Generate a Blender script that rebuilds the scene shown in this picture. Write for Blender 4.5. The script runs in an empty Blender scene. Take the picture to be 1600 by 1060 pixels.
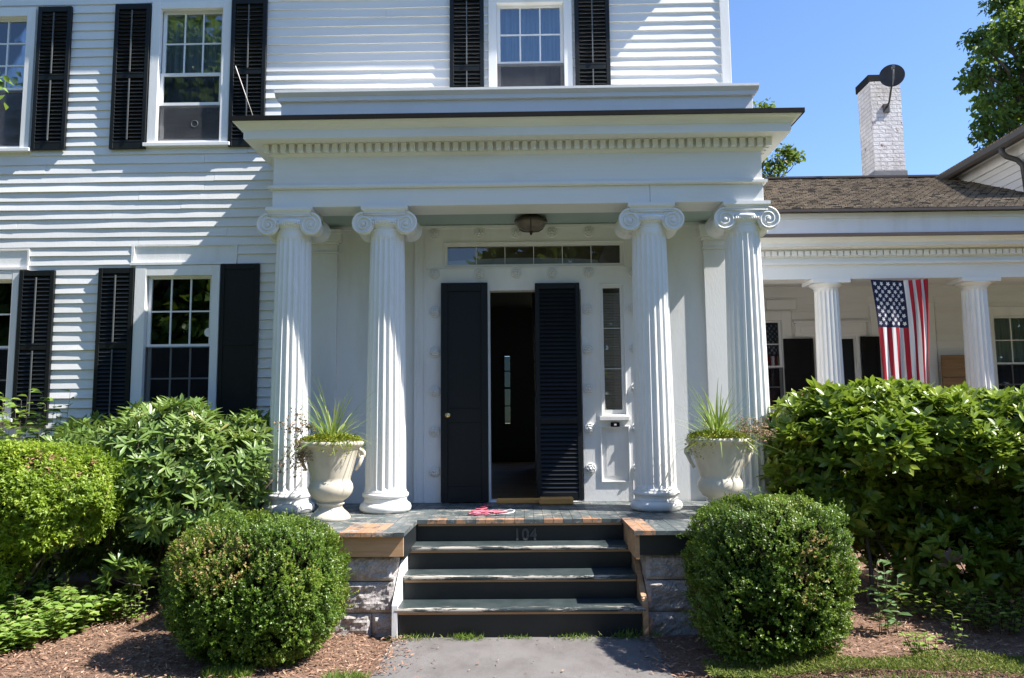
import bpy, bmesh, math, random
import numpy as np
from mathutils import Vector, Matrix, noise as mnoise

SC = bpy.context.scene
COL = SC.collection
R = math.radians
PI = math.pi

# ------------------------------------------------------------------ camera
cam_d = bpy.data.cameras.new('camera')
cam_d.sensor_width = 36.0
cam_d.lens = 1205.0 / 1600.0 * 36.0
cam_d.clip_start = 0.05
cam_d.clip_end = 3000
cam = bpy.data.objects.new('camera', cam_d)
COL.objects.link(cam)
_r = Vector((0.99984119, 0.01535254, -0.00904976))
_u = Vector((0.01060804, -0.10466093, 0.99445139))
_f = Vector((-0.0143202, 0.99438946, 0.10480717))
cam.matrix_world = Matrix(((_r.x, _u.x, -_f.x, 0.046), (_r.y, _u.y, -_f.y, -8.105), (_r.z, _u.z, -_f.z, 1.615), (0, 0, 0, 1)))
SC.camera = cam

# ------------------------------------------------------------------ light
TO_SUN = Vector((4.7, -1.0, 6.0)).normalized()
SUN_EL = math.asin(TO_SUN.z)
SUN_AZ = math.atan2(TO_SUN.x, TO_SUN.y)
w = bpy.data.worlds.new('World')
SC.world = w
w.use_nodes = True
nt = w.node_tree
bg = nt.nodes['Background']
sky = nt.nodes.new('ShaderNodeTexSky')
sky.sky_type = 'NISHITA'
sky.sun_disc = False
sky.sun_elevation = SUN_EL
sky.sun_rotation = SUN_AZ
sky.air_density = 1.0
sky.dust_density = 0.15
sky.ozone_density = 4.0
wb = nt.nodes.new('ShaderNodeMix'); wb.data_type = 'RGBA'; wb.blend_type = 'MULTIPLY'; wb.inputs[0].default_value = 1.0
wb.inputs[7].default_value = (0.92, 0.985, 1.10, 1)
nt.links.new(sky.outputs[0], wb.inputs[6]); nt.links.new(wb.outputs[2], bg.inputs[0])
bg.inputs[1].default_value = 0.102
sun_d = bpy.data.lights.new('sun', 'SUN')
sun_d.energy = 5.0
sun_d.angle = R(0.53)
sun_d.color = (1.0, 0.955, 0.89)
sun = bpy.data.objects.new('sun', sun_d)
COL.objects.link(sun)
sun.rotation_euler = (-TO_SUN).to_track_quat('-Z', 'Y').to_euler()
sun.location = TO_SUN * 60
SC.view_settings.view_transform = 'Standard'
SC.view_settings.look = 'None'
SC.view_settings.exposure = 1.2
SC.view_settings.gamma = 1.0
SC.render.engine = 'CYCLES'
SC.cycles.max_bounces = 8
SC.cycles.diffuse_bounces = 4
SC.cycles.transparent_max_bounces = 12
SC.cycles.use_denoising = True

random.seed(7)
RNG = np.random.default_rng(11)

# ------------------------------------------------------------------ materials
def sr(r, g, b):
    f = lambda c: (c / 255 / 12.92) if c / 255 <= 0.04045 else ((c / 255 + 0.055) / 1.055) ** 2.4
    return (f(r), f(g), f(b), 1.0)

class M:
    """small node builder"""
    def __init__(s, name):
        s.m = bpy.data.materials.new(name)
        s.m.use_nodes = True
        s.t = s.m.node_tree
        s.p = s.t.nodes['Principled BSDF']
        s.out = s.t.nodes['Material Output']
    def n(s, typ, **kw):
        nd = s.t.nodes.new(typ)
        for k, v in kw.items():
            if k.startswith('i_'):
                key = k[2:]
                key = int(key) if key.isdigit() else key.replace('_', ' ')
                nd.inputs[key].default_value = v
            else:
                setattr(nd, k, v)
        return nd
    def l(s, a, b):
        s.t.links.new(a, b)
    def coord(s, scale=(1, 1, 1)):
        tc = s.n('ShaderNodeTexCoord')
        mp = s.n('ShaderNodeMapping')
        mp.inputs['Scale'].default_value = scale
        s.l(tc.outputs['Object'], mp.inputs[0])
        return mp.outputs[0]
    def noise(s, scale, detail=4, rough=0.55, vec=None, sc=(1, 1, 1)):
        nd = s.n('ShaderNodeTexNoise')
        nd.inputs['Scale'].default_value = scale
        nd.inputs['Detail'].default_value = detail
        nd.inputs['Roughness'].default_value = rough
        s.l(vec if vec is not None else s.coord(sc), nd.inputs['Vector'])
        return nd.outputs['Fac']
    def ramp(s, fac, stops):
        nd = s.n('ShaderNodeValToRGB')
        el = nd.color_ramp.elements
        while len(el) < len(stops):
            el.new(0.5)
        for e, (p, c) in zip(el, stops):
            e.position = p
            e.color = c if len(c) == 4 else (*c, 1)
        s.l(fac, nd.inputs[0])
        return nd.outputs[0]
    def mix(s, fac, a, b, blend='MIX'):
        nd = s.n('ShaderNodeMix', data_type='RGBA', blend_type=blend)
        for sock, v in ((nd.inputs[0], fac), (nd.inputs[6], a), (nd.inputs[7], b)):
            if isinstance(v, (int, float, tuple)):
                sock.default_value = v
            else:
                s.l(v, sock)
        return nd.outputs[2]
    def math(s, op, a, b=0.0, clamp=False):
        nd = s.n('ShaderNodeMath', operation=op, use_clamp=clamp)
        for sock, v in zip(nd.inputs, (a, b)):
            if isinstance(v, (int, float)):
                sock.default_value = v
            else:
                s.l(v, sock)
        return nd.outputs[0]
    def bump(s, h, strength=0.3, dist=0.01):
        nd = s.n('ShaderNodeBump')
        nd.inputs['Strength'].default_value = strength
        nd.inputs['Distance'].default_value = dist
        s.l(h, nd.inputs['Height'])
        s.l(nd.outputs[0], s.p.inputs['Normal'])
    def base(s, c):
        if isinstance(c, tuple):
            s.p.inputs['Base Color'].default_value = c if len(c) == 4 else (*c, 1)
        else:
            s.l(c, s.p.inputs['Base Color'])
        return s
    def rough(s, v):
        if isinstance(v, (int, float)):
            s.p.inputs['Roughness'].default_value = v
        else:
            s.l(v, s.p.inputs['Roughness'])
        return s
    def spec(s, v):
        s.p.inputs['Specular IOR Level'].default_value = v
        return s

def paint(name, col, rough=0.45, dirt=(0.5, 0.45, 0.36), amount=0.25, dscale=2.2, bump=0.15, streak=(1, 1, 0.35)):
    m = M(name)
    n1 = m.noise(dscale, 6, 0.6, sc=streak)
    f = m.ramp(n1, [(0.5, (0, 0, 0)), (0.8, (1, 1, 1))])
    f = m.math('MULTIPLY', f, amount)
    m.base(m.mix(f, (*col, 1), (*dirt, 1))).rough(rough)
    m.bump(m.noise(60, 3, 0.6, sc=(1, 1, 0.3)), bump, 0.004)
    return m.m

def peeling(name, col, under, thresh=0.66, scale=9, stretch=(1, 1, 0.4), rough=0.5, zlim=None):
    """paint with worn spots that show what lies below"""
    m = M(name)
    n1 = m.noise(scale, 8, 0.65, sc=stretch)
    f = m.ramp(n1, [(thresh, (0, 0, 0)), (thresh + 0.02, (1, 1, 1))])
    if zlim:
        tc = m.n('ShaderNodeTexCoord')
        sp = m.n('ShaderNodeSeparateXYZ')
        m.l(tc.outputs['Object'], sp.inputs[0])
        z = m.ramp(sp.outputs[2], [(zlim[0], (1, 1, 1)), (zlim[1], (0, 0, 0))])
        f = m.math('MULTIPLY', f, z)
    n2 = m.noise(3, 5, 0.6)
    c = m.mix(m.ramp(n2, [(0.45, (0, 0, 0)), (0.85, (0.3, 0.3, 0.3))]), (*col, 1), (col[0] * 0.75, col[1] * 0.72, col[2] * 0.64, 1))
    m.base(m.mix(f, c, (*under, 1))).rough(rough)
    m.bump(m.math('ADD', m.math('MULTIPLY', f, -1.0), m.noise(50, 3)), 0.25, 0.004)
    return m.m

def leaf_mat(name, stops, rough=0.35, transl=0.28, spec=0.5):
    m = M(name)
    at = m.n('ShaderNodeAttribute', attribute_name='var')
    c = m.ramp(at.outputs['Fac'], stops)
    m.base(c).rough(rough).spec(spec)
    tr = m.n('ShaderNodeBsdfTranslucent')
    m.l(m.mix(0.6, c, (0.30, 0.42, 0.04, 1)), tr.inputs[0])
    mx = m.n('ShaderNodeMixShader')
    mx.inputs[0].default_value = transl
    m.l(m.p.outputs[0], mx.inputs[1])
    m.l(tr.outputs[0], mx.inputs[2])
    m.l(mx.outputs[0], m.out.inputs[0])
    return m.m

MT = {}
MT['clap'] = paint('clapboard_paint', (0.76, 0.76, 0.75), 0.5, (0.48, 0.45, 0.39), 0.36, 2.4, 0.25, (0.35, 1, 2.2))
MT['white'] = paint('white_paint', (0.81, 0.81, 0.80), 0.42, (0.50, 0.47, 0.40), 0.42, 3.4, 0.35, (1, 1, 0.22))
MT['trim'] = paint('cornice_paint', (0.80, 0.80, 0.785), 0.45, (0.52, 0.49, 0.40), 0.34, 1.5, 0.15, (0.6, 1, 2.5))
MT['parapet'] = peeling('parapet_paint', (0.78, 0.78, 0.77), (0.12, 0.13, 0.10), 0.70, 5, (0.25, 1, 2.5))
MT['column'] = peeling('column_paint', (0.81, 0.81, 0.80), (0.20, 0.12, 0.09), 0.69, 22, (1, 1, 0.30), 0.4, (0.16, 0.40))
MT['ceil'] = paint('porch_ceiling_paint', (0.36, 0.45, 0.44), 0.5, (0.22, 0.27, 0.26), 0.2, 2.0, 0.1, (1, 1, 1))
MT['black'] = paint('shutter_paint', (0.0085, 0.0105, 0.0105), 0.45, (0.026, 0.03, 0.028), 0.4, 5.0, 0.15, (1, 1, 0.5))
MT['doorblack'] = paint('door_paint', (0.0075, 0.010, 0.0125), 0.5, (0.018, 0.02, 0.022), 0.4, 3.0, 0.1, (1, 1, 0.4))
MT['rod'] = paint('tilt_rod_paint', (0.11, 0.12, 0.12), 0.5, (0.03, 0.03, 0.03), 0.6, 6, 0.1)
MT['rubber'] = paint('roof_membrane', (0.009, 0.0085, 0.009), 0.8, (0.02, 0.02, 0.02), 0.5)
MT['rubber'].node_tree.nodes['Principled BSDF'].inputs['Specular IOR Level'].default_value = 0.2
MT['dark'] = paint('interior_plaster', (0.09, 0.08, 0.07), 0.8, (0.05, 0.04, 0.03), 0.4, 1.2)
MT['lead'] = paint('lead_flashing', (0.17, 0.17, 0.175), 0.55, (0.30, 0.30, 0.30), 0.6, 5, 0.3, (1, 1, 1))
MT['gutter'] = paint('gutter_metal', (0.055, 0.05, 0.045), 0.5, (0.10, 0.09, 0.08), 0.5, 3)
MT['brown'] = paint('brown_edge', (0.05, 0.035, 0.032), 0.5, (0.09, 0.07, 0.06), 0.5, 3)
MT['bronze'] = paint('bronze', (0.055, 0.04, 0.03), 0.4, (0.10, 0.08, 0.06), 0.5, 9)
MT['bronze'].node_tree.nodes['Principled BSDF'].inputs['Metallic'].default_value = 0.6
for k_ in ('black', 'doorblack'): MT[k_].node_tree.nodes['Principled BSDF'].inputs['Specular IOR Level'].default_value = 0.28
m = M('brass'); m.base((0.75, 0.58, 0.26)).rough(0.25); m.p.inputs['Metallic'].default_value = 1; MT['brass'] = m.m
m = M('frosted_glass'); m.base(m.ramp(m.noise(14, 4), [(0.3, (0.11, 0.09, 0.075)), (0.7, (0.20, 0.165, 0.14))])).rough(0.3); MT['frost'] = m.m
MT['bossgrey'] = MT['white']

def glass(name, tint, refl):
    m = M(name)
    tr = m.n('ShaderNodeBsdfTransparent'); tr.inputs[0].default_value = (*tint, 1)
    gl = m.n('ShaderNodeBsdfGlossy'); gl.inputs['Roughness'].default_value = 0.012
    gl.inputs[0].default_value = (0.95, 0.97, 1, 1)
    bp = m.n('ShaderNodeBump'); bp.inputs['Strength'].default_value = 0.05; bp.inputs['Distance'].default_value = 0.02
    m.l(m.noise(2.2, 2, 0.4), bp.inputs['Height']); m.l(bp.outputs[0], gl.inputs['Normal'])
    lw = m.n('ShaderNodeLayerWeight'); lw.inputs[0].default_value = 0.35
    f = m.math('MAXIMUM', m.math('MULTIPLY', lw.outputs['Fresnel'], 1.2), refl, True)
    mx = m.n('ShaderNodeMixShader'); m.l(f, mx.inputs[0]); m.l(tr.outputs[0], mx.inputs[1]); m.l(gl.outputs[0], mx.inputs[2])
    m.l(mx.outputs[0], m.out.inputs[0])
    return m.m
MT['glass'] = glass('window_glass', (0.82, 0.86, 0.84), 0.10)
MT['glass_up'] = glass('storm_glass', (0.78, 0.83, 0.85), 0.14)
MT['glass_low'] = glass('screened_glass', (0.62, 0.64, 0.68), 0.05)
m = M('insect_screen'); tr = m.n('ShaderNodeBsdfTransparent'); mx = m.n('ShaderNodeMixShader'); mx.inputs[0].default_value = 0.42; m.base(m.ramp(m.noise(5, 3), [(0.3, (0.07, 0.072, 0.078)), (0.7, (0.10, 0.102, 0.108))])).rough(0.8).spec(0.2); m.l(tr.outputs[0], mx.inputs[1]); m.l(m.p.outputs[0], mx.inputs[2]); m.l(mx.outputs[0], m.out.inputs[0]); MT['screen'] = m.m
m = M('dark_screen'); tr = m.n('ShaderNodeBsdfTransparent'); mx = m.n('ShaderNodeMixShader'); mx.inputs[0].default_value = 0.35; m.base((0.022, 0.022, 0.026)).rough(0.8).spec(0.1); m.l(tr.outputs[0], mx.inputs[1]); m.l(m.p.outputs[0], mx.inputs[2]); m.l(mx.outputs[0], m.out.inputs[0]); MT['screen_dark'] = m.m
m = M('dimming_glass'); tr = m.n('ShaderNodeBsdfTransparent'); tr.inputs[0].default_value = (0.16, 0.18, 0.18, 1); m.l(tr.outputs[0], m.out.inputs[0]); MT['dim_pane'] = m.m  # even grey tint, put in to dim the bright back window
m = M('sky_reflection_blue'); m.base(m.ramp(m.noise(7, 3), [(0.3, (0.50, 0.60, 0.80)), (0.7, (0.66, 0.75, 0.92))])).rough(0.8); MT['sky_arch'] = m.m  # pale blue paints the sky's reflection in the transom
m = M('transom_shade'); m.base(m.ramp(m.noise(3, 3), [(0.3, (0.17, 0.145, 0.12)), (0.7, (0.24, 0.205, 0.17))])).rough(0.8); MT['shade'] = m.m
MT['glass_trans'] = glass('transom_glass', (0.85, 0.83, 0.80), 0.02)

# worn porch boards: per-board tone plus worn patches
def boards(name, worn=0.55, worn2=0.6, yfade=None):
    m = M(name)
    at = m.n('ShaderNodeAttribute', attribute_name='var')
    pc = m.ramp(m.noise(7, 5, 0.6, sc=(1, 0.4, 1)), [(0.3, (0.05, 0.066, 0.068)), (0.75, (0.13, 0.15, 0.15))])
    wood = m.ramp(m.noise(22, 6, 0.7, sc=(1, 0.08, 1)), [(0.25, (0.30, 0.16, 0.09)), (0.6, (0.46, 0.26, 0.15)), (0.85, (0.58, 0.40, 0.28))])
    chip = m.ramp(m.noise(11, 8, 0.7, sc=(1, 0.5, 1)), [(worn, (0, 0, 0)), (worn + 0.03, (1, 1, 1))])
    pale = m.ramp(m.noise(8, 9, 0.75, sc=(0.35, 1.6, 1)), [(worn2, (0, 0, 0)), (worn2 + 0.03, (1, 1, 1))])
    rust = m.ramp(m.noise(10, 8, 0.72, sc=(1.2, 0.35, 1)), [(0.62, (0, 0, 0)), (0.65, (1, 1, 1))])
    pc = m.mix(m.math('MULTIPLY', rust, 0.8), pc, (0.27, 0.135, 0.075, 1))
    c = m.mix(chip, pc, (0.20, 0.19, 0.17, 1))
    c = m.mix(m.math('MULTIPLY', pale, 0.85), c, (0.55, 0.50, 0.44, 1))
    new = m.ramp(at.outputs['Fac'], [(0.88, (0, 0, 0)), (0.9, (1, 1, 1))])
    keepp = m.ramp(m.noise(9, 7, 0.7, sc=(1, 0.5, 1)), [(0.43, (0.15, 0.15, 0.15)), (0.5, (1, 1, 1))])
    c = m.mix(m.math('MULTIPLY', new, keepp), c, wood)
    m.base(c).rough(0.5)
    m.bump(m.noise(30, 4, 0.6, sc=(1, 0.2, 1)), 0.2, 0.004)
    return m.m
MT['floor'] = boards('worn_porch_boards', 0.555, 0.565)

def tread_mat():
    m = M('worn_tread_paint')
    tc = m.n('ShaderNodeTexCoord'); sp = m.n('ShaderNodeSeparateXYZ'); m.l(tc.outputs['Generated'], sp.inputs[0])
    pc = m.ramp(m.noise(6, 6, 0.65), [(0.3, (0.022, 0.034, 0.036)), (0.75, (0.058, 0.073, 0.073))])
    n1 = m.noise(9, 9, 0.78, sc=(0.22, 2.6, 1))
    edge = m.ramp(sp.outputs[1], [(0.0, (0.145, 0.145, 0.145)), (0.35, (0.0, 0.0, 0.0))])
    f = m.math('ADD', n1, edge)
    f = m.ramp(f, [(0.645, (0, 0, 0)), (0.68, (1, 1, 1))])
    c = m.mix(f, pc, (0.46, 0.42, 0.36, 1))
    n2 = m.ramp(m.noise(13, 7, 0.7, sc=(0.5, 1.5, 1)), [(0.7, (0, 0, 0)), (0.72, (1, 1, 1))])
    c = m.mix(n2, c, (0.30, 0.15, 0.08, 1))
    m.base(c).rough(0.42)
    m.bump(m.noise(40, 4), 0.2, 0.003)
    return m.m
MT['tread'] = tread_mat()
MT['riser'] = paint('riser_paint', (0.010, 0.013, 0.015), 0.45, (0.03, 0.035, 0.035), 0.5, 6, 0.15, (0.5, 1, 1))
m = M('bare_wood'); m.base(m.ramp(m.noise(14, 6, 0.65, sc=(0.15, 1, 1.6)), [(0.25, (0.36, 0.19, 0.09)), (0.55, (0.50, 0.30, 0.16)), (0.85, (0.60, 0.42, 0.27))])).rough(0.6); m.bump(m.noise(40, 4, sc=(0.2, 1, 1)), 0.15, 0.003); MT['wood'] = m.m
m = M('orange_wood'); m.base(m.ramp(m.noise(18, 6, 0.65, sc=(0.12, 1, 1.6)), [(0.25, (0.50, 0.22, 0.05)), (0.85, (0.72, 0.40, 0.12))])).rough(0.55); MT['orange'] = m.m
m = M('plank_wood'); m.base(m.ramp(m.noise(5, 6, 0.65, sc=(0.3, 1, 4)), [(0.25, (0.14, 0.07, 0.03)), (0.55, (0.33, 0.18, 0.07)), (0.85, (0.46, 0.29, 0.13))])).rough(0.6); MT['plank'] = m.m

def stone_mat():
    m = M('rough_granite')
    c = m.ramp(m.noise(5, 8, 0.65), [(0.3, (0.27, 0.25, 0.24)), (0.55, (0.43, 0.405, 0.39)), (0.8, (0.58, 0.555, 0.53))])
    sp = m.ramp(m.noise(70, 3, 0.5), [(0.35, (0.75, 0.72, 0.7)), (0.65, (1.15, 1.12, 1.12))])
    c = m.mix(0.8, c, sp, 'MULTIPLY')
    rust = m.ramp(m.noise(2.3, 5, 0.6, sc=(1.5, 1, 0.8)), [(0.6, (0, 0, 0)), (0.72, (0.6, 0.6, 0.6))])
    c = m.mix(rust, c, (0.30, 0.20, 0.17, 1))
    m.base(c).rough(0.85)
    m.bump(m.noise(26, 8, 0.7), 0.7, 0.02)
    return m.m
MT['stone'] = stone_mat()

def asphalt():
    m = M('asphalt')
    c = m.ramp(m.noise(1.3, 6, 0.6), [(0.3, (0.14, 0.128, 0.122)), (0.7, (0.19, 0.176, 0.17))])
    st = m.ramp(m.noise(4.5, 7, 0.7, sc=(1, 0.6, 1)), [(0.35, (0.72, 0.70, 0.68)), (0.55, (1, 1, 1))])
    c = m.mix(0.8, c, st, 'MULTIPLY')
    sp = m.ramp(m.noise(220, 3, 0.6), [(0.3, (0.55, 0.55, 0.55)), (0.7, (1.4, 1.4, 1.4))])
    c = m.mix(0.8, c, sp, 'MULTIPLY')
    m.base(c).rough(0.85)
    m.bump(m.noise(160, 4, 0.7), 0.5, 0.006)
    return m.m
MT['asphalt'] = asphalt()
def mulchm():
    m = M('mulch_soil')
    c = m.ramp(m.noise(28, 8, 0.75), [(0.25, (0.11, 0.065, 0.048)), (0.5, (0.25, 0.145, 0.095)), (0.8, (0.42, 0.275, 0.19))])
    m.base(c).rough(0.9)
    m.bump(m.noise(70, 6, 0.75), 0.9, 0.03)
    return m.m
MT['mulch'] = mulchm()
m = M('bark_chip'); at = m.n('ShaderNodeAttribute', attribute_name='var')
m.base(m.ramp(at.outputs['Fac'], [(0.0, (0.09, 0.05, 0.035)), (0.5, (0.29, 0.165, 0.105)), (0.85, (0.48, 0.32, 0.22)), (1.0, (0.66, 0.52, 0.40))])).rough(0.85); MT['chip'] = m.m
m = M('lawn_soil'); m.base(m.ramp(m.noise(9, 6, 0.65), [(0.3, (0.075, 0.085, 0.035)), (0.7, (0.13, 0.14, 0.06))])).rough(0.9); m.bump(m.noise(60, 5), 0.8, 0.03); MT['lawn'] = m.m

def shingle():
    m = M('wood_shingles')
    tc = m.coord()
    br = m.n('ShaderNodeTexBrick'); m.l(tc, br.inputs['Vector'])
    br.inputs['Scale'].default_value = 1.0
    br.inputs['Brick Width'].default_value = 0.12; br.inputs['Row Height'].default_value = 0.0774
    br.inputs['Mortar Size'].default_value = 0.008; br.inputs['Bias'].default_value = 0.0
    br.inputs['Color1'].default_value = (0.155, 0.122, 0.085, 1); br.inputs['Color2'].default_value = (0.25, 0.20, 0.14, 1)
    br.inputs['Mortar'].default_value = (0.03, 0.024, 0.02, 1)
    c = m.mix(0.85, br.outputs[0], m.ramp(m.noise(4, 7, 0.7, sc=(0.4, 1.5, 1)), [(0.3, (0.55, 0.52, 0.5)), (0.7, (1.25, 1.2, 1.15))]), 'MULTIPLY')
    m.base(c).rough(0.85)
    m.bump(m.math('ADD', br.outputs[1], m.noise(30, 4)), 0.5, -0.012)
    return m.m
MT['shingle'] = shingle()
def brick():
    m = M('painted_brick')
    br = m.n('ShaderNodeTexBrick'); mp = m.n('ShaderNodeMapping')
    at = m.n('ShaderNodeUVMap'); m.l(at.outputs[0], mp.inputs[0]); m.l(mp.outputs[0], br.inputs['Vector'])
    br.inputs['Scale'].default_value = 1.0
    br.inputs['Brick Width'].default_value = 0.21; br.inputs['Row Height'].default_value = 0.07
    br.inputs['Mortar Size'].default_value = 0.010
    br.inputs['Color1'].default_value = (0.82, 0.79, 0.78, 1); br.inputs['Color2'].default_value = (0.76, 0.73, 0.72, 1)
    br.inputs['Mortar'].default_value = (0.58, 0.55, 0.54, 1)
    peel = m.ramp(m.noise(5.5, 8, 0.7), [(0.615, (0, 0, 0)), (0.63, (1, 1, 1))])
    red = m.ramp(m.noise(9, 4), [(0.3, (0.20, 0.08, 0.05)), (0.7, (0.33, 0.14, 0.09))])
    grime = m.ramp(m.noise(3.5, 7, 0.7, sc=(1, 1, 0.4)), [(0.4, (1, 1, 1)), (0.75, (0.62, 0.59, 0.57))])
    c = m.mix(peel, br.outputs[0], red)
    m.base(m.mix(1.0, c, grime, 'MULTIPLY')).rough(0.7)
    m.bump(m.math('ADD', m.math('MULTIPLY', br.outputs[1], -1.0), m.noise(30, 4)), 0.6, 0.012)
    return m.m
MT['brick'] = brick()
m = M('urn_stone'); m.base(m.mix(m.ramp(m.noise(6, 7, 0.65, sc=(1, 1, 0.5)), [(0.45, (0, 0, 0)), (0.8, (0.7, 0.7, 0.7))]), (0.62, 0.57, 0.46, 1), (0.36, 0.33, 0.26, 1))).rough(0.6); m.bump(m.noise(60, 4), 0.15, 0.004); MT['urn'] = m.m
m = M('dish_grey'); m.base(m.ramp(m.noise(8, 4), [(0.3, (0.048, 0.050, 0.056)), (0.7, (0.065, 0.067, 0.073))])).rough(0.85).spec(0.15); MT['dish'] = m.m
m = M('pink_cord'); m.base(m.ramp(m.noise(40, 3), [(0.3, (0.62, 0.12, 0.19)), (0.7, (0.75, 0.24, 0.30))])).rough(0.5); MT['pink'] = m.m
m = M('red_cord'); m.base(m.ramp(m.noise(40, 3), [(0.3, (0.35, 0.05, 0.09)), (0.7, (0.5, 0.10, 0.15))])).rough(0.5); MT['red'] = m.m
m = M('white_plastic'); m.base(m.ramp(m.noise(30, 3), [(0.3, (0.70, 0.68, 0.66)), (0.7, (0.8, 0.79, 0.77))])).rough(0.4); MT['plastic'] = m.m
m = M('blind_cloth'); m.base(m.ramp(m.noise(5, 5, sc=(6, 1, 0.3)), [(0.3, (0.60, 0.55, 0.51)), (0.7, (0.76, 0.71, 0.67))])).rough(0.8); MT['blind'] = m.m
m = M('curtain_cloth'); m.base(m.ramp(m.noise(9, 4, sc=(5, 1, 0.2)), [(0.3, (0.42, 0.46, 0.52)), (0.7, (0.74, 0.76, 0.80))])).rough(0.85); MT['curtain'] = m.m
m = M('bark'); m.base(m.ramp(m.noise(12, 7, 0.7, sc=(1, 1, 0.25)), [(0.3, (0.05, 0.04, 0.03)), (0.7, (0.14, 0.11, 0.085))])).rough(0.9); m.bump(m.noise(30, 5, sc=(1, 1, 0.25)), 0.8, 0.02); MT['bark'] = m.m
m = M('house_number_metal'); m.base(m.ramp(m.noise(40, 3), [(0.3, (0.045, 0.045, 0.047)), (0.7, (0.08, 0.08, 0.082))])).rough(0.4); MT['number'] = m.m
G = lambda *c: c
MT['box'] = leaf_mat('boxwood_leaf', [(0.0, G(0.032, 0.080, 0.012)), (0.45, G(0.105, 0.185, 0.022)), (0.8, G(0.215, 0.290, 0.042)), (0.9, G(0.34, 0.33, 0.08)), (1.0, G(0.36, 0.24, 0.10))], 0.36, 0.28, 0.4)
MT['azalea'] = leaf_mat('azalea_leaf', [(0.0, G(0.115, 0.195, 0.022)), (0.5, G(0.235, 0.345, 0.032)), (0.86, G(0.37, 0.46, 0.05)), (0.93, G(0.42, 0.36, 0.10)), (1.0, G(0.48, 0.27, 0.17))], 0.42, 0.35, 0.35)
MT['rhodo'] = leaf_mat('rhododendron_leaf', [(0.0, G(0.07, 0.125, 0.028)), (0.5, G(0.155, 0.245, 0.060)), (0.9, G(0.26, 0.34, 0.11)), (1.0, G(0.34, 0.28, 0.10))], 0.36, 0.22, 0.5)
MT['rhodo2'] = leaf_mat('hedge_leaf', [(0.0, G(0.065, 0.12, 0.014)), (0.5, G(0.19, 0.275, 0.034)), (0.88, G(0.40, 0.46, 0.07)), (0.95, G(0.22, 0.14, 0.06)), (1.0, G(0.30, 0.15, 0.09))], 0.33, 0.28, 0.5)
MT['maple'] = leaf_mat('maple_leaf', [(0.0, G(0.035, 0.080, 0.018)), (0.6, G(0.085, 0.150, 0.030)), (1.0, G(0.170, 0.230, 0.050))], 0.45, 0.32, 0.35)
MT['autumn'] = leaf_mat('turning_leaf', [(0.0, G(0.05, 0.10, 0.02)), (0.6, G(0.11, 0.16, 0.03)), (1.0, G(0.30, 0.16, 0.06))], 0.5, 0.35, 0.3)
MT['cover'] = leaf_mat('ground_cover_leaf', [(0.0, G(0.14, 0.25, 0.045)), (0.6, G(0.25, 0.38, 0.08)), (1.0, G(0.38, 0.47, 0.13))], 0.5, 0.35, 0.3)
MT['pale'] = leaf_mat('pale_leaf', [(0.0, G(0.09, 0.17, 0.07)), (1.0, G(0.19, 0.29, 0.13))], 0.5, 0.3, 0.3)
MT['juniper'] = leaf_mat('creeping_conifer_leaf', [(0.0, G(0.07, 0.12, 0.02)), (0.6, G(0.15, 0.19, 0.04)), (1.0, G(0.27, 0.25, 0.08))], 0.6, 0.25, 0.2)
MT['grass'] = leaf_mat('grass_blade', [(0.0, G(0.08, 0.16, 0.02)), (0.7, G(0.16, 0.26, 0.04)), (1.0, G(0.34, 0.33, 0.12))], 0.5, 0.35, 0.3)
MT['spike'] = leaf_mat('spike_blade', [(0.0, G(0.10, 0.18, 0.04)), (0.6, G(0.22, 0.32, 0.07)), (1.0, G(0.40, 0.42, 0.16))], 0.45, 0.3, 0.4)
MT['jenny'] = leaf_mat('creeping_leaf', [(0.0, G(0.14, 0.19, 0.02)), (0.6, G(0.28, 0.31, 0.03)), (1.0, G(0.42, 0.38, 0.06))], 0.5, 0.3, 0.3)
MT['dried'] = leaf_mat('dried_flower', [(0.0, G(0.16, 0.09, 0.07)), (0.6, G(0.34, 0.20, 0.15)), (1.0, G(0.50, 0.36, 0.25))], 0.7, 0.2, 0.2)
MT['core'] = paint('dark_core_shade', (0.012, 0.014, 0.007), 0.95, (0.02, 0.017, 0.009), 0.6, 9)  # near-black colour stands for the shade inside the bushes
MT['core'].node_tree.nodes['Principled BSDF'].inputs['Specular IOR Level'].default_value = 0.0

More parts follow.
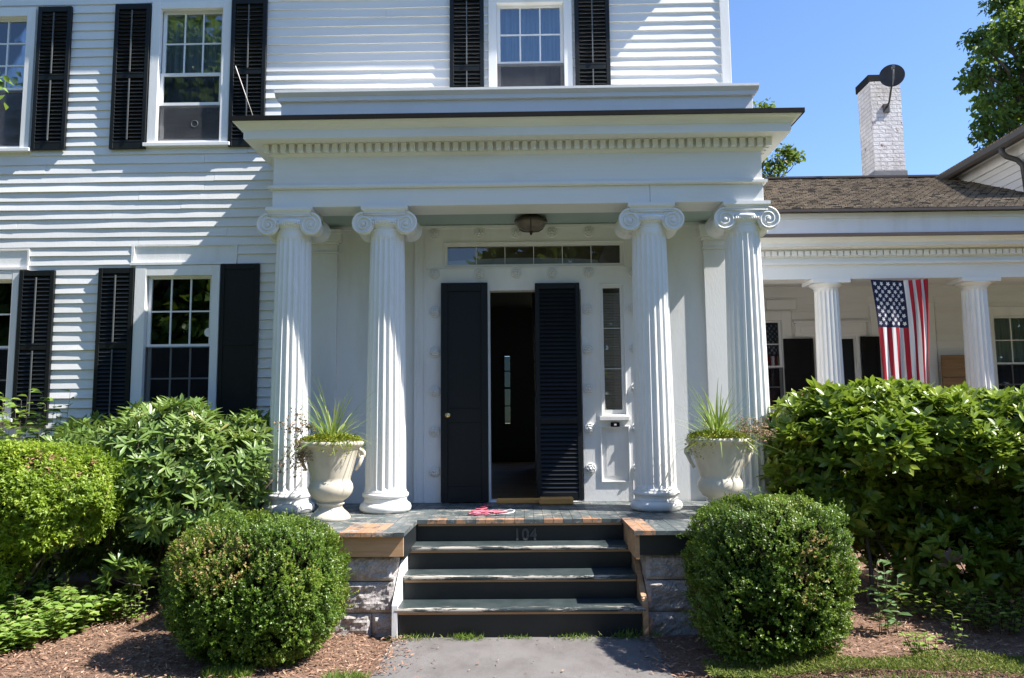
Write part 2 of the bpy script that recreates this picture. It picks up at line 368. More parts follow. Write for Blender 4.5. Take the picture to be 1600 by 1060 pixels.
def flag_mat():
    m = M('flag_cloth')
    uv = m.n('ShaderNodeUVMap'); sp = m.n('ShaderNodeSeparateXYZ'); m.l(uv.outputs[0], sp.inputs[0])
    u, v = sp.outputs[0], sp.outputs[1]           # u across (0 at union side), v down
    s = m.math('MODULO', m.math('FLOOR', m.math('MULTIPLY', u, 13.0)), 2.0)
    c = m.mix(s, (0.40, 0.010, 0.026, 1), (0.80, 0.79, 0.80, 1))
    inx = m.math('LESS_THAN', u, 7 / 13)
    iny = m.math('LESS_THAN', v, 0.4)
    can = m.math('MULTIPLY', inx, iny)
    # stars: 9 columns across, 11 rows down, alternating
    gu = m.math('MULTIPLY', u, 13 / 7 * 10); gv = m.math('MULTIPLY', v, 1 / 0.4 * 12)
    ru = m.math('ROUND', gu); rv = m.math('ROUND', gv)
    du = m.math('SUBTRACT', gu, ru); dv = m.math('SUBTRACT', gv, rv)
    par = m.math('LESS_THAN', m.math('MODULO', m.math('ADD', ru, rv), 2.0), 0.5)
    d = m.math('SQRT', m.math('ADD', m.math('MULTIPLY', du, du), m.math('MULTIPLY', m.math('MULTIPLY', dv, dv), 1.0)))
    ang = m.math('ARCTAN2', du, dv)
    rad = m.math('ADD', 0.44, m.math('MULTIPLY', m.math('COSINE', m.math('MULTIPLY', ang, 5.0)), 0.13))
    star = m.math('MULTIPLY', m.math('LESS_THAN', d, rad), par)
    edge = m.math('MULTIPLY', m.math('GREATER_THAN', ru, 0.5), m.math('LESS_THAN', ru, 9.5))
    edge = m.math('MULTIPLY', edge, m.math('MULTIPLY', m.math('GREATER_THAN', rv, 0.5), m.math('LESS_THAN', rv, 11.5)))
    star = m.math('MULTIPLY', star, edge)
    cc = m.mix(star, (0.011, 0.013, 0.058, 1), (0.8, 0.8, 0.82, 1))
    c = m.mix(can, c, cc)
    m.base(c).rough(0.75)
    tr = m.n('ShaderNodeBsdfTranslucent'); m.l(c, tr.inputs[0])
    mx = m.n('ShaderNodeMixShader'); mx.inputs[0].default_value = 0.3
    m.l(m.p.outputs[0], mx.inputs[1]); m.l(tr.outputs[0], mx.inputs[2]); m.l(mx.outputs[0], m.out.inputs[0])
    return m.m
MT['flag'] = flag_mat()

# ------------------------------------------------------------------ mesh helpers
ORG = {}
def tag(o, label=None, cat=None, group=None, kind=None):
    if label: o['label'] = label
    if cat: o['category'] = cat
    if group: o['group'] = group
    if kind: o['kind'] = kind
    return o
def thing(name, label, cat, loc, group=None):
    o = bpy.data.objects.new(name, None)
    o.empty_display_size = 0.2
    COL.objects.link(o)
    o.location = loc
    ORG[o.name] = Vector(loc)
    return tag(o, label, cat, group)

class MB:
    def __init__(s):
        s.v = []; s.f = []; s.sm = []; s.var = None
    def add(s, vs, fs, smooth=False):
        b = len(s.v)
        s.v += [tuple(p) for p in vs]
        s.f += [tuple(i + b for i in f) for f in fs]
        s.sm += [smooth] * len(fs)
        return s
    def box(s, x0, x1, y0, y1, z0, z1):
        vs = [(x, y, z) for z in (z0, z1) for y in (y0, y1) for x in (x0, x1)]
        return s.add(vs, [(0, 2, 3, 1), (4, 5, 7, 6), (0, 1, 5, 4), (2, 6, 7, 3), (0, 4, 6, 2), (1, 3, 7, 5)])
    def prism(s, poly, a0, a1, axis='x'):
        """polygon in the plane across the axis, drawn out along it"""
        n = len(poly)
        def P(a, p):
            return (a, p[0], p[1]) if axis == 'x' else ((p[0], a, p[1]) if axis == 'y' else (p[0], p[1], a))
        vs = [P(a0, p) for p in poly] + [P(a1, p) for p in poly]
        fs = [tuple(range(n)), tuple(range(2 * n - 1, n - 1, -1))]
        fs += [(i, i + n, (i + 1) % n + n, (i + 1) % n) for i in range(n)]
        return s.add(vs, fs)
    def lathe(s, prof, cx=0, cy=0, seg=32, smooth=True, cap=True):
        n = len(prof); vs = []; fs = []
        for r, z in prof:
            for k in range(seg):
                a = 2 * PI * k / seg
                vs.append((cx + r * math.cos(a), cy + r * math.sin(a), z))
        for i in range(n - 1):
            for k in range(seg):
                k2 = (k + 1) % seg
                fs.append((i * seg + k, i * seg + k2, (i + 1) * seg + k2, (i + 1) * seg + k))
        s.add(vs, fs, smooth)
        if cap:
            b = len(s.v) - n * seg
            s.f += [tuple(b + k for k in range(seg - 1, -1, -1)), tuple(b + (n - 1) * seg + k for k in range(seg))]
            s.sm += [False, False]
        return s
    def tube(s, pts, rad, seg=8, closed=False):
        pts = [Vector(p) for p in pts]; n = len(pts); vs = []; fs = []
        rad = [rad] * n if isinstance(rad, (int, float)) else rad
        up = None
        for i, p in enumerate(pts):
            a = pts[(i - 1) % n] if (i > 0 or closed) else p
            b = pts[(i + 1) % n] if (i < n - 1 or closed) else p
            t = (b - a).normalized()
            if up is None:
                up = t.orthogonal().normalized()
            up = (up - t * up.dot(t))
            up = up.normalized() if up.length > 1e-6 else t.orthogonal().normalized()
            sd = t.cross(up)
            for k in range(seg):
                an = 2 * PI * k / seg
                vs.append(p + (up * math.cos(an) + sd * math.sin(an)) * rad[i])
        m = n if closed else n - 1
        for i in range(m):
            for k in range(seg):
                k2 = (k + 1) % seg; j = (i + 1) % n
                fs.append((i * seg + k, i * seg + k2, j * seg + k2, j * seg + k))
        s.add(vs, fs, True)
        if not closed:
            b = len(s.v) - n * seg
            s.f += [tuple(b + k for k in range(seg - 1, -1, -1)), tuple(b + (n - 1) * seg + k for k in range(seg))]
            s.sm += [False, False]
        return s
    def grid(s, fn, nu, nv, smooth=True):
        vs = [fn(i / nu, j / nv) for j in range(nv + 1) for i in range(nu + 1)]
        fs = [(j * (nu + 1) + i, j * (nu + 1) + i + 1, (j + 1) * (nu + 1) + i + 1, (j + 1) * (nu + 1) + i) for j in range(nv) for i in range(nu)]
        return s.add(vs, fs, smooth)
    def build(s, name, mat, parent=None, local=False, bevel=0.0, var=None):
        me = bpy.data.meshes.new(name)
        o = Vector((0, 0, 0)) if (parent is None or local) else ORG[parent.name]
        me.from_pydata([(x - o.x, y - o.y, z - o.z) for x, y, z in s.v], [], s.f)
        me.polygons.foreach_set('use_smooth', s.sm)
        me.materials.append(mat)
        if var is not None:
            at = me.attributes.new('var', 'FLOAT', 'FACE')
            at.data.foreach_set('value', np.asarray(var, dtype=np.float32))
        me.update()
        ob = bpy.data.objects.new(name, me)
        COL.objects.link(ob)
        if parent is not None:
            ob.parent = parent
        ORG[ob.name] = o if not local else Vector((0, 0, 0))
        if bevel:
            bm = bmesh.new(); bm.from_mesh(me)
            bmesh.ops.recalc_face_normals(bm, faces=bm.faces)
            es = [e for e in bm.edges if len(e.link_faces) == 2 and e.calc_face_angle(0) > 0.6]
            bmesh.ops.bevel(bm, geom=es, offset=bevel, segments=1, affect='EDGES', clamp_overlap=True)
            bm.to_mesh(me); bm.free()
        return ob

def copy_tree(o, parent=None):
    c = o.copy()
    COL.objects.link(c)
    c.parent = parent
    ORG[c.name] = ORG.get(o.name, Vector((0, 0, 0)))
    for ch in list(o.children):
        copy_tree(ch, c)
    return c

def holes_wall(mb, x0, x1, z0, z1, holes, yf, yb, jamb=True):
    """flat wall in the XZ plane, front at yf, back at yb, with rectangular holes that have jambs"""
    xs = sorted({x0, x1, *[min(max(h[i], x0), x1) for h in holes for i in (0, 1)]})
    zs = sorted({z0, z1, *[min(max(h[i], z0), z1) for h in holes for i in (2, 3)]})
    def inh(x, z):
        return any(h[0] < x < h[1] and h[2] < z < h[3] for h in holes) or not (x0 < x < x1 and z0 < z < z1)
    for i in range(len(xs) - 1):
        for j in range(len(zs) - 1):
            a, b, c, d = xs[i], xs[i + 1], zs[j], zs[j + 1]
            if inh((a + b) / 2, (c + d) / 2):
                continue
            mb.add([(a, yf, c), (b, yf, c), (b, yf, d), (a, yf, d)], [(0, 1, 2, 3)])
            mb.add([(a, yb, c), (b, yb, c), (b, yb, d), (a, yb, d)], [(3, 2, 1, 0)])
            e = 1e-4
            if inh(a - e, (c + d) / 2): mb.add([(a, yf, c), (a, yf, d), (a, yb, d), (a, yb, c)], [(0, 1, 2, 3)])
            if inh(b + e, (c + d) / 2): mb.add([(b, yf, c), (b, yb, c), (b, yb, d), (b, yf, d)], [(0, 1, 2, 3)])
            if inh((a + b) / 2, c - e): mb.add([(a, yf, c), (a, yb, c), (b, yb, c), (b, yf, c)], [(0, 1, 2, 3)])
            if inh((a + b) / 2, d + e): mb.add([(a, yf, d), (b, yf, d), (b, yb, d), (a, yb, d)], [(0, 1, 2, 3)])

def clapboards(mb, x0, x1, z0, z1, holes, yw, pitch=0.102, thick=0.0172, seed=1, step=0.22):
    """overlapping boards: each leans out at its bottom edge; board joints, small waves and sags"""
    rd = random.Random(seed)
    n = int(round((z1 - z0) / pitch))
    for k in range(n):
        za = z0 + k * pitch; zb = min(za + pitch, z1)
        zm = (za + zb) / 2
        segs = [(x0, x1)]
        for h in holes:
            if h[2] < zm < h[3]:
                out = []
                for a, b in segs:
                    if h[1] <= a or h[0] >= b: out.append((a, b)); continue
                    if h[0] > a: out.append((a, h[0]))
                    if h[1] < b: out.append((h[1], b))
                segs = out
        for a, b in segs:
            cuts = [a]
            while cuts[-1] < b - 1.2:
                cuts.append(min(b, cuts[-1] + rd.uniform(1.6, 3.8)))
            if cuts[-1] < b: cuts.append(b)
            for c, d in zip(cuts, cuts[1:]):
                d = d - .0035 if d < b else d
                t0 = thick * rd.uniform(0.88, 1.14); sag = rd.uniform(-0.003, 0.003); ph = rd.uniform(0, 50)
                m = max(1, int((d - c) / step)); vs = []
                for i in range(m + 1):
                    x = c + (d - c) * i / m
                    nz = mnoise.noise(Vector((x * 0.9, k * 7.3 + ph, seed)))
                    nz2 = mnoise.noise(Vector((x * 3.1, k * 3.7, seed + 9)))
                    t = t0 * (1 + 0.30 * nz + 0.20 * nz2)
                    zz = za + sag + 0.004 * nz + 0.0015 * nz2
                    vs += [(x, yw - 0.001, zz), (x, yw - t, zz), (x, yw - 0.0012, zb)]
                fs = []
                for i in range(m):
                    p = 3 * i; q = p + 3
                    fs += [(p, q, q + 1, p + 1), (p + 1, q + 1, q + 2, p + 2)]
                fs += [(0, 1, 2), (3 * m + 2, 3 * m + 1, 3 * m)]
                mb.add(vs, fs)

# ------------------------------------------------------------------ foliage helpers
def unit(a):
    return a / np.maximum(np.linalg.norm(a, axis=1, keepdims=True), 1e-9)
def leaf_mesh(name, P, D, N, L, W, mat, parent=None, shape='oval', var=None, curl=0.15, local_origin=None):
    """one mesh of many small leaves: P base, D axis, N leaf normal"""
    D = unit(D); S = unit(np.cross(D, N)); N2 = np.cross(S, D)
    L = L.reshape(-1, 1); W = W.reshape(-1, 1); n = len(P)
    if shape == 'oval':
        a = P; b = P + D * L * 0.45 + S * W * 0.5 + N2 * W * 0.12; c = P + D * L - N2 * L * curl; d = P + D * L * 0.45 - S * W * 0.5 + N2 * W * 0.12
        V = np.stack([a, b, c, d], 1).reshape(-1, 3)
        idx = np.arange(n * 4).reshape(-1, 4)
        F = np.concatenate([idx[:, [0, 1, 2]], idx[:, [0, 2, 3]]], 1).reshape(-1, 3)
        per = 2
        loops = 3
    else:
        m1 = P + D * L * 0.3 - N2 * L * curl * 0.12; m2 = P + D * L * 0.68 - N2 * L * curl * 0.5
        tip = P + D * L - N2 * L * curl
        up = N2 * W * 0.16
        V = np.stack([P, m1 + S * W * 0.42 + up, m1, m1 - S * W * 0.42 + up, m2 + S * W * 0.5 + up, m2, m2 - S * W * 0.5 + up, tip], 1).reshape(-1, 3)
        idx = np.arange(n * 8).reshape(-1, 8)
        F = np.concatenate([idx[:, [0, 1, 2]], idx[:, [0, 2, 3]], idx[:, [1, 4, 5]], idx[:, [1, 5, 2]], idx[:, [2, 5, 6]], idx[:, [2, 6, 3]], idx[:, [4, 7, 5]], idx[:, [5, 7, 6]]], 1).reshape(-1, 3)
        per = 8
    if var is None:
        var = RNG.random(n)
    o = np.array(ORG[parent.name]) if parent is not None else np.zeros(3)
    V = V - o
    me = bpy.data.meshes.new(name)
    me.vertices.add(len(V)); me.vertices.foreach_set('co', V.astype(np.float32).ravel())
    me.loops.add(F.size); me.loops.foreach_set('vertex_index', F.astype(np.int32).ravel())
    me.polygons.add(len(F)); me.polygons.foreach_set('loop_start', np.arange(0, F.size, 3, dtype=np.int32))
    at = me.attributes.new('var', 'FLOAT', 'FACE')
    at.data.foreach_set('value', np.repeat(np.clip(var, 0, 1), per).astype(np.float32))
    me.materials.append(mat)
    me.update(calc_edges=True)
    me.validate()
    ob = bpy.data.objects.new(name, me)
    COL.objects.link(ob)
    if parent is not None: ob.parent = parent
    ORG[ob.name] = Vector(o)
    return ob
def rand_dirs(n):
    return unit(RNG.normal(size=(n, 3)))
def noise_at(P, scale, seed=0.0):
    return np.array([mnoise.noise(Vector((p[0] * scale + seed, p[1] * scale, p[2] * scale))) for p in P])
def noise_fast(P, scale, seed=0):
    """cheap smooth pseudo-noise from a few sine waves, -1..1"""
    r = np.random.default_rng(seed); out = np.zeros(len(P))
    for k in range(6):
        d = r.normal(size=3); d /= np.linalg.norm(d)
        out += np.sin((P @ d) * scale * r.uniform(0.7, 1.6) * 2.0 + r.uniform(0, 6.28))
    return out / 3.2
def branch(mb, p0, p1, r0, r1, wob=0.05, n=6, seed=0):
    rd = random.Random(seed); p0 = Vector(p0); p1 = Vector(p1); pts = []; L = (p1 - p0).length
    for i in range(n + 1):
        t = i / n
        j = Vector((rd.uniform(-1, 1), rd.uniform(-1, 1), rd.uniform(-0.5, 0.5))) * wob * L * (0 if i in (0, n) else 1)
        pts.append(p0.lerp(p1, t) + j)
    mb.tube(pts, [r0 + (r1 - r0) * i / n for i in range(n + 1)], 7)
    return pts

# ================================================================== SETTING
def plane_grid(name, x0, x1, y0, y1, nx, ny, z, amp, mat, kind='structure', seed=0):
    mb = MB()
    mb.grid(lambda u, v: (x0 + (x1 - x0) * u, y0 + (y1 - y0) * v, z + amp * mnoise.noise(Vector(((x0 + (x1 - x0) * u) * 1.3, (y0 + (y1 - y0) * v) * 1.3, seed)))), nx, ny)
    o = mb.build(name, mat)
    tag(o, None, None, None, kind)
    return o
mb = MB(); mb.add([(-900, -900, -0.05), (900, -900, -0.05), (900, 900, -0.05), (-900, 900, -0.05)], [(0, 1, 2, 3)])
tag(mb.build('ground', MT['lawn']), 'green lawn ground round the house', None, None, 'structure')
def mound(x, y):
    return 0.035 * max(0, min(1, (abs(x) - 1.0) / 0.9)) + 0.025 * mnoise.noise(Vector((x * 1.7, y * 1.7, 3))) + 0.01 * mnoise.noise(Vector((x * 6, y * 6, 8)))
def bed_edge(x):
    return -3.16 + 0.10 * mnoise.noise(Vector((x * 1.1, 4.2, 0)))
mb = MB()
for sx in (-1, 1):
    X0, X1 = (-9.0, -0.93) if sx < 0 else (0.95, 10.0)
    mb.grid(lambda u, v: (X0 + (X1 - X0) * u, bed_edge(X0 + (X1 - X0) * u) * (1 - v) + 1.7 * v, -0.012 + mound(X0 + (X1 - X0) * u, bed_edge(X0 + (X1 - X0) * u) * (1 - v) + 1.7 * v)), 110, 60)
tag(mb.build('mulch_bed', MT['mulch']), 'brown bark mulch planting bed', None, None, 'structure')
mb = MB()
mb.grid(lambda u, v: (-0.945 + 1.91 * u + 0.02 * mnoise.noise(Vector((v * 9, u * 2, 1))) + (0.5 - u) * -0.10 * max(0, 0.15 - v), -14 + 11.95 * v, 0.0 + 0.004 * mnoise.noise(Vector((u * 6, v * 30, 5)))), 24, 120)
tag(mb.build('path', MT['asphalt']), 'grey asphalt path leading to the front steps', None, None, 'structure')
# bark chips
n = 22000
xs = np.concatenate([RNG.uniform(-4.4, -0.93, int(n * 0.6)), RNG.uniform(0.97, 4.6, int(n * 0.4))])
ys = RNG.uniform(-3.2, -0.9, len(xs))
keep = ~((np.abs(xs) < 2.5) & (ys > -2.05)) & (ys > -3.18)
# a few kicked onto the edge of the path
xe = np.concatenate([-0.93 + RNG.exponential(0.07, 260), 0.95 - RNG.exponential(0.05, 160)]); ye = RNG.uniform(-3.0, -2.1, 420)
xs = np.concatenate([xs[keep], xe]); ys = np.concatenate([ys[keep], ye])
zs = np.array([mound(x, y) if abs(x) > 0.95 else 0.012 for x, y in zip(xs, ys)]) + RNG.uniform(-0.004, 0.014, len(xs))
a = RNG.uniform(0, 6.28, len(xs))
D = np.stack([np.cos(a), np.sin(a), RNG.normal(0, 0.25, len(xs))], 1); N = np.stack([RNG.normal(0, .35, len(xs)), RNG.normal(0, .35, len(xs)), np.ones(len(xs))], 1)
o = leaf_mesh('bark_mulch', np.stack([xs, ys, zs], 1), D, N, RNG.uniform(0.014, 0.065, len(xs)), RNG.uniform(0.005, 0.013, len(xs)), MT['chip'], None, 'oval', RNG.beta(2, 2.4, len(xs)), 0.0)
tag(o, 'loose brown bark chips covering the planting beds', 'mulch', None, 'stuff')

n = 112; xs = np.concatenate([RNG.uniform(-.9, .9, 22), RNG.uniform(-4, -1, 50), RNG.uniform(1, 3.4, 40)]); ys = RNG.uniform(-3.1, -2.12, n)
a = RNG.uniform(0, 6.28, n)
o = leaf_mesh('leaf_litter', np.stack([xs, ys, np.array([(mound(x, y) if abs(x) > .95 else .0) + .012 for x, y in zip(xs, ys)])], 1), np.stack([np.cos(a), np.sin(a), RNG.uniform(-.05, .2, n)], 1), np.stack([RNG.normal(0, .3, n), RNG.normal(0, .3, n), np.ones(n)], 1), RNG.uniform(.012, .045, n), RNG.uniform(.008, .022, n), MT['dried'], None, 'oval', RNG.random(n), .1)
tag(o, 'dry leaf scraps scattered over path and mulch', 'leaf litter', None, 'stuff')

# ================================================================== MAIN HOUSE
house = thing('house', 'tall white clapboard house with black shutters behind the columned porch', 'house', (-3.0, 4.0, 0))
WZ = 0.774
# openings cut in the front wall
H_LW2 = (-3.99, -3.26, 1.72, 3.20); H_LW1 = (-6.15, -5.41, 1.72, 3.18)
H_UW2 = (-3.95, -3.23, 4.69, 6.21); H_UW1 = (-6.15, -5.42, 4.65, 6.15)
H_UMW = (-0.22, 0.54, 4.69, 6.21)
H_DOOR = (-0.33, 0.66, WZ + .004, 3.02); H_TRANS = (-0.76, 1.10, 3.262, 3.475); H_SIDE = (0.885, 1.09, 1.69, 3.01)
HOLES = [H_LW2, H_LW1, H_UW2, H_UW1, H_UMW, H_DOOR, H_TRANS, H_SIDE]
mb = MB(); holes_wall(mb, -9.2, 2.30, 0.45, 7.22, HOLES, 0.0, 0.12)
mb.box(-9.2, -9.08, 0.12, 8.0, 0.45, 7.2); mb.box(2.19, 2.30, 0.12, 7.9, 0.45, 7.2)
W_ = mb.build('flush_wall', MT['white'], house)
mb = MB(); holes_wall(mb, -9.2, 2.30, 0.45, 7.2, [(-0.345, -0.235, 1.55, 2.95), (-.80, -.67, 1.2, 3.6), (.45, 1.2, 1.6, 3.85)], 7.9, 8.0)  # last two openings are added out of sight to lighten the hall
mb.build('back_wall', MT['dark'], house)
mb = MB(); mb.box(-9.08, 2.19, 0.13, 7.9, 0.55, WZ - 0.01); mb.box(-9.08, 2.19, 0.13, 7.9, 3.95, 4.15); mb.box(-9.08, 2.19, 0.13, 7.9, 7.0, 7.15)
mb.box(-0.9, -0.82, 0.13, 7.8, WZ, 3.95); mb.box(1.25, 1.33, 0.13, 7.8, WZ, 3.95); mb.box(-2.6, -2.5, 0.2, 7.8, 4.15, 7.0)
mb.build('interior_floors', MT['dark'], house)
mb = MB(); mb.box(-.818, 1.248, .135, 7.8, WZ - .008, WZ - .004); mb.build('hall_floor', MT['plank'], house)
mb = MB(); mb.box(-.818, -.812, .135, 7.8, WZ, 3.94); mb.box(1.24, 1.248, .135, 7.8, WZ, 3.94); mb.build('hall_wall', MT['blind'], house)
mb = MB()
for i in range(14): mb.box(.28, 1.238, 2.6 + i * .26, 2.87 + i * .26, WZ, WZ + .19 * (i + 1))
mb.build('staircase', MT['plank'], house)
mb = MB(); mb.tube([(.24, 2.6, WZ + .95), (.24, 6.2, WZ + 3.5)], .03, 8); mb.tube([(.24, 2.55, WZ), (.24, 2.55, WZ + 1.15)], .045, 8)
for i in range(13): mb.tube([(.24, 2.75 + i * .26, WZ + .19 * i), (.24, 2.75 + i * .26, WZ + 1.05 + .185 * i)], .012, 6)
mb.build('banister', MT['white'], house)
mb = MB(); mb.box(-9.25, -2.45, -0.03, 0.15, -0.1, 0.55)
mb.build('foundation', MT['stone'], house)
mb = MB(); mb.box(-0.36, -0.345, 7.86, 7.9, 1.5, 3.0); mb.box(-0.345, -0.22, 7.86, 7.9, 2.26, 2.30); mb.box(-0.345, -0.22, 7.86, 7.9, 2.62, 2.64); mb.box(-0.345, -0.22, 7.86, 7.9, 1.90, 1.92)
bw = mb.build('back_window', MT['black'], house); MB().box(-.344, -.236, 7.94, 7.945, 1.56, 2.94).build('pane', MT['dim_pane'], bw)
# clapboards
ex = [(-4.10, -3.19, 1.70, 3.52), (-3.02, -2.3, 99, 99), (-6.30, -5.345, 1.60, 3.52), (-4.04, -3.14, 4.61, 6.29), (-6.3, -5.32, 4.57, 6.25), (-0.30, 0.625, 4.60, 6.30), (-2.36, 2.30, 0.4, 3.84),
      (-4.16, -3.01, 3.30, 3.53), (-6.4, -5.26, 3.28, 3.50)]
mb = MB(); clapboards(mb, -9.2, 2.245, 0.56, 7.2, ex, 0.0)
mb.build('clapboard_siding', MT['clap'], house)
mb = MB(); mb.box(2.243, 2.345, -0.028, 0.12, 4.0, 7.2); mb.box(2.305, 2.345, 0.12, 8, 0.5, 7.2); mb.build('corner_board', MT['white'], house, bevel=.004)
# roof: front eave, gable roof
mb = MB()
mb.box(-9.45, 2.40, -0.30, 0.0, 7.22, 7.30)
mb.prism([(-0.315, 7.30), (-0.315, 7.40), (4.0, 9.5), (8.4, 7.40), (8.4, 7.30)], -9.5, 2.41)
mb.build('roof', MT['shingle'], house)
mb = MB(); mb.box(-9.3, 2.36, -0.03, -0.0, 6.95, 7.22); mb.build('eave_frieze', MT['white'], house)

def make_window(x0, x1, z0, z1, hole, rails, cols, name='window', glass_u='glass', glass_l='glass_low', blind=None, curtain=None, casing_y=-0.034, head=True, mun=None, sill=True, parent=None, yw=0.0):
    """casing, sashes with their glazing bars, panes, sill"""
    parent = parent or house
    hx0, hx1, hz0, hz1 = hole
    mb = MB()
    yb = yw - 0.001 + 0.0
    mb.box(x0, hx0 + .012, yw + casing_y, yw + .03, z0 + .04, z1); mb.box(hx1 - .012, x1, yw + casing_y, yw + .03, z0 + .04, z1)
    mb.box(hx0 + .012, hx1 - .012, yw + casing_y + .002, yw + .03, hz1 - .012, z1 - .001)
    win = mb.build(name, MT['white'], parent, bevel=.003)
    if sill:
        MB().box(x0 - .03, x1 + .03, yw - 0.065, yw + .04, z0, z0 + .04).build('sill', MT['white'], win, bevel=.004)
    # sashes: list of (zlo, zhi, y, cols, rows)
    for (a, b, y, c, r, gm) in rails:
        sb = MB(); fw = .036; X0, X1 = hx0 + .014, hx1 - .014; y = yw + y
        sb.box(X0, X0 + fw, y, y + .03, a, b); sb.box(X1 - fw, X1, y, y + .03, a, b)
        sb.box(X0 + fw, X1 - fw, y, y + .03, a, a + fw); sb.box(X0 + fw, X1 - fw, y, y + .03, b - fw, b)
        for i in range(1, c):
            x = X0 + fw + (X1 - X0 - 2 * fw) * i / c
            sb.box(x - .008, x + .008, y + .006, y + .026, a + fw, b - fw)
        for j in range(1, r):
            z = a + fw + (b - a - 2 * fw) * j / r
            sb.box(X0 + fw, X1 - fw, y + .007, y + .025, z - .008, z + .008)
        sh = sb.build('sash', MT['white'], win)
        gb = MB(); gb.box(X0 + fw - .005, X1 - fw + .005, y + .013, y + .017, a + fw - .005, b - fw + .005); gb.build('pane', MT[gm], win)
    if rails[-1][1] > 0:
        a, b = rails[-1][0], rails[-1][1]
        MB().box(hx0 + .016, hx1 - .016, yw + .012, yw + .014, a + .004, b - .03).build('screen', MT['screen' if z0 > 3 else 'screen_dark'], win)
    if blind:
        bb = MB(); za, zb = blind
        bb.grid(lambda u, v: (hx0 + .03 + (hx1 - hx0 - .06) * u, yw + .105 + .004 * math.sin(v * 40), za + (zb - za) * v), 4, 60); bb.build('blind', MT['blind'], win)
    if curtain:
        bb = MB(); za, zb = curtain
        bb.grid(lambda u, v: (hx0 - .05 + (hx1 - hx0 + .1) * u, yw + .17 + .03 * math.sin(u * 46 + 2 * math.sin(u * 9)), za + (zb - za) * v), 90, 2); bb.build('curtain', MT['curtain'], win)
    return win
ru = lambda h, rail: [(rail - .02, h[3] - .004, .03, 3, 2, 'glass'), (h[2] + .004, rail + .018, .065, 3, 2, 'glass_low')]
lw2 = make_window(-4.097, -3.185, 1.68, 3.30, H_LW2, ru(H_LW2, 2.44), 3)
MB().lathe([(0.001, 0), (0.042, 0), (0.042, 0.004), (0.001, 0.004)], seg=20, smooth=False)
mb = MB(); c_ = [( -3.315 + .042 * math.cos(t), .026, 2.578 + .047 * math.sin(t)) for t in np.linspace(0, 2 * PI, 22, endpoint=False)]
mb.add(c_, [tuple(range(22))]); mb.add([(x, .031, z) for x, y, z in c_], [tuple(range(21, -1, -1))]); mb.build('round_mark', MT['plastic'], lw2)  # pale disc over the upper pane
make_window(-6.26, -5.35, 1.64, 3.27, H_LW1, ru(H_LW1, 2.44), 3)
def up_rails(h, storm=True):
    zt, zb = h[3], h[2]
    return [(5.44, zt - .004, .045, 3, 2, 'glass_up'), (5.095, 5.47, .02, 1, 1, 'glass_low'), (zb + .004, 5.125, .055, 1, 1, 'glass_low')]
uw2 = make_window(-4.035, -3.145, 4.61, 6.28, H_UW2, up_rails(H_UW2), 3, blind=(4.65, 5.06), curtain=(5.0, 6.3))
mb = MB(); mb.tube([(-3.535 + .036 * math.cos(t), .012, 4.885 + .036 * math.sin(t)) for t in np.linspace(0, 2 * PI, 20, endpoint=False)], .004, 6, True); mb.build('round_mark', MT['rod'], uw2)  # thin grey ring over the lower pane
make_window(-6.26, -5.335, 4.575, 6.24, H_UW1, [(5.30, H_UW1[3] - .004, .03, 3, 3, 'glass_up'), (H_UW1[2] + .004, 5.33, .06, 1, 1, 'glass_low')], 3, blind=(4.60, 5.10), curtain=(5.1, 6.3))
make_window(-0.30, 0.62, 4.615, 6.29, H_UMW, [(5.51, H_UMW[3] - .004, .03, 3, 2, 'glass_up'), (H_UMW[2] + .004, 5.545, .06, 1, 1, 'glass_low')], 3, blind=(4.7, 5.33), curtain=(5.2, 6.3))
# flat head panels above the lower windows
for (a, b, z0, z1) in ((-4.155, -3.012, 3.318, 3.512), (-6.45, -5.262, 3.285, 3.485)):
    mb = MB(); mb.box(a, b, -0.002, .0, z0, z1); mb.box(a, b, -0.04, -.002, z0 - .014, z0 + .012)
    mb.box(a, a + .03, -0.02, -.002, z0 + .012, z1); mb.box(b - .022, b, -0.02, -.002, z0 + .012, z1); mb.box(a, b, -0.016, -.002, z1, z1 + .022)
    mb.build('window_head_panel', MT['white'], house)

def make_shutter(x0, x1, z0, z1, louvre=True, mid=0.5, y0=-0.052, y1=-0.018, rod=True, parent=None, mat='black', rodmat='rod', tilt=38):
    parent = parent or house
    fw = .045; zm = z0 + (z1 - z0) * mid
    mb = MB(); mb.box(x0, x0 + fw, y0, y1, z0, z1); mb.box(x1 - fw, x1, y0, y1, z0, z1)
    mb.box(x0 + fw, x1 - fw, y0 + .002, y1, z0, z0 + .085); mb.box(x0 + fw, x1 - fw, y0 + .002, y1, z1 - .06, z1); mb.box(x0 + fw, x1 - fw, y0 + .002, y1, zm - .03, zm + .03)
    s = mb.build('shutter', MT[mat], parent, bevel=.003)
    yc = (y0 + y1) / 2
    lb = MB()
    for a, b in ((z0 + .085, zm - .03), (zm + .03, z1 - .06)):
        if louvre:
            n = int((b - a) / .042); st = (b - a) / n; t = R(tilt)
            for i in range(n):
                z = a + st * (i + .5); dy, dz = .0155, .0255
                ny, nz = .003 * math.cos(t), .003 * math.sin(t)
                lb.prism([(yc - dy - ny, z - dz + nz), (yc - dy + ny, z - dz - nz), (yc + dy + ny, z + dz - nz), (yc + dy - ny, z + dz + nz)], x0 + fw, x1 - fw)
        else:
            lb.box(x0 + fw, x1 - fw, y0 + .010, y1 - .004, a, b)
    lb.build('louvre_panel' if louvre else 'flat_panel', MT[mat], s)
    if rod and louvre:
        rb = MB(); xc = (x0 + x1) / 2
        rb.box(xc - .006, xc + .006, y0 - .014, y0 - .003, z0 + .10, zm - .04); rb.box(xc - .006, xc + .006, y0 - .014, y0 - .003, zm + .04, z1 - .08)
        rb.build('tilt_rod', MT[rodmat], s)
    return s
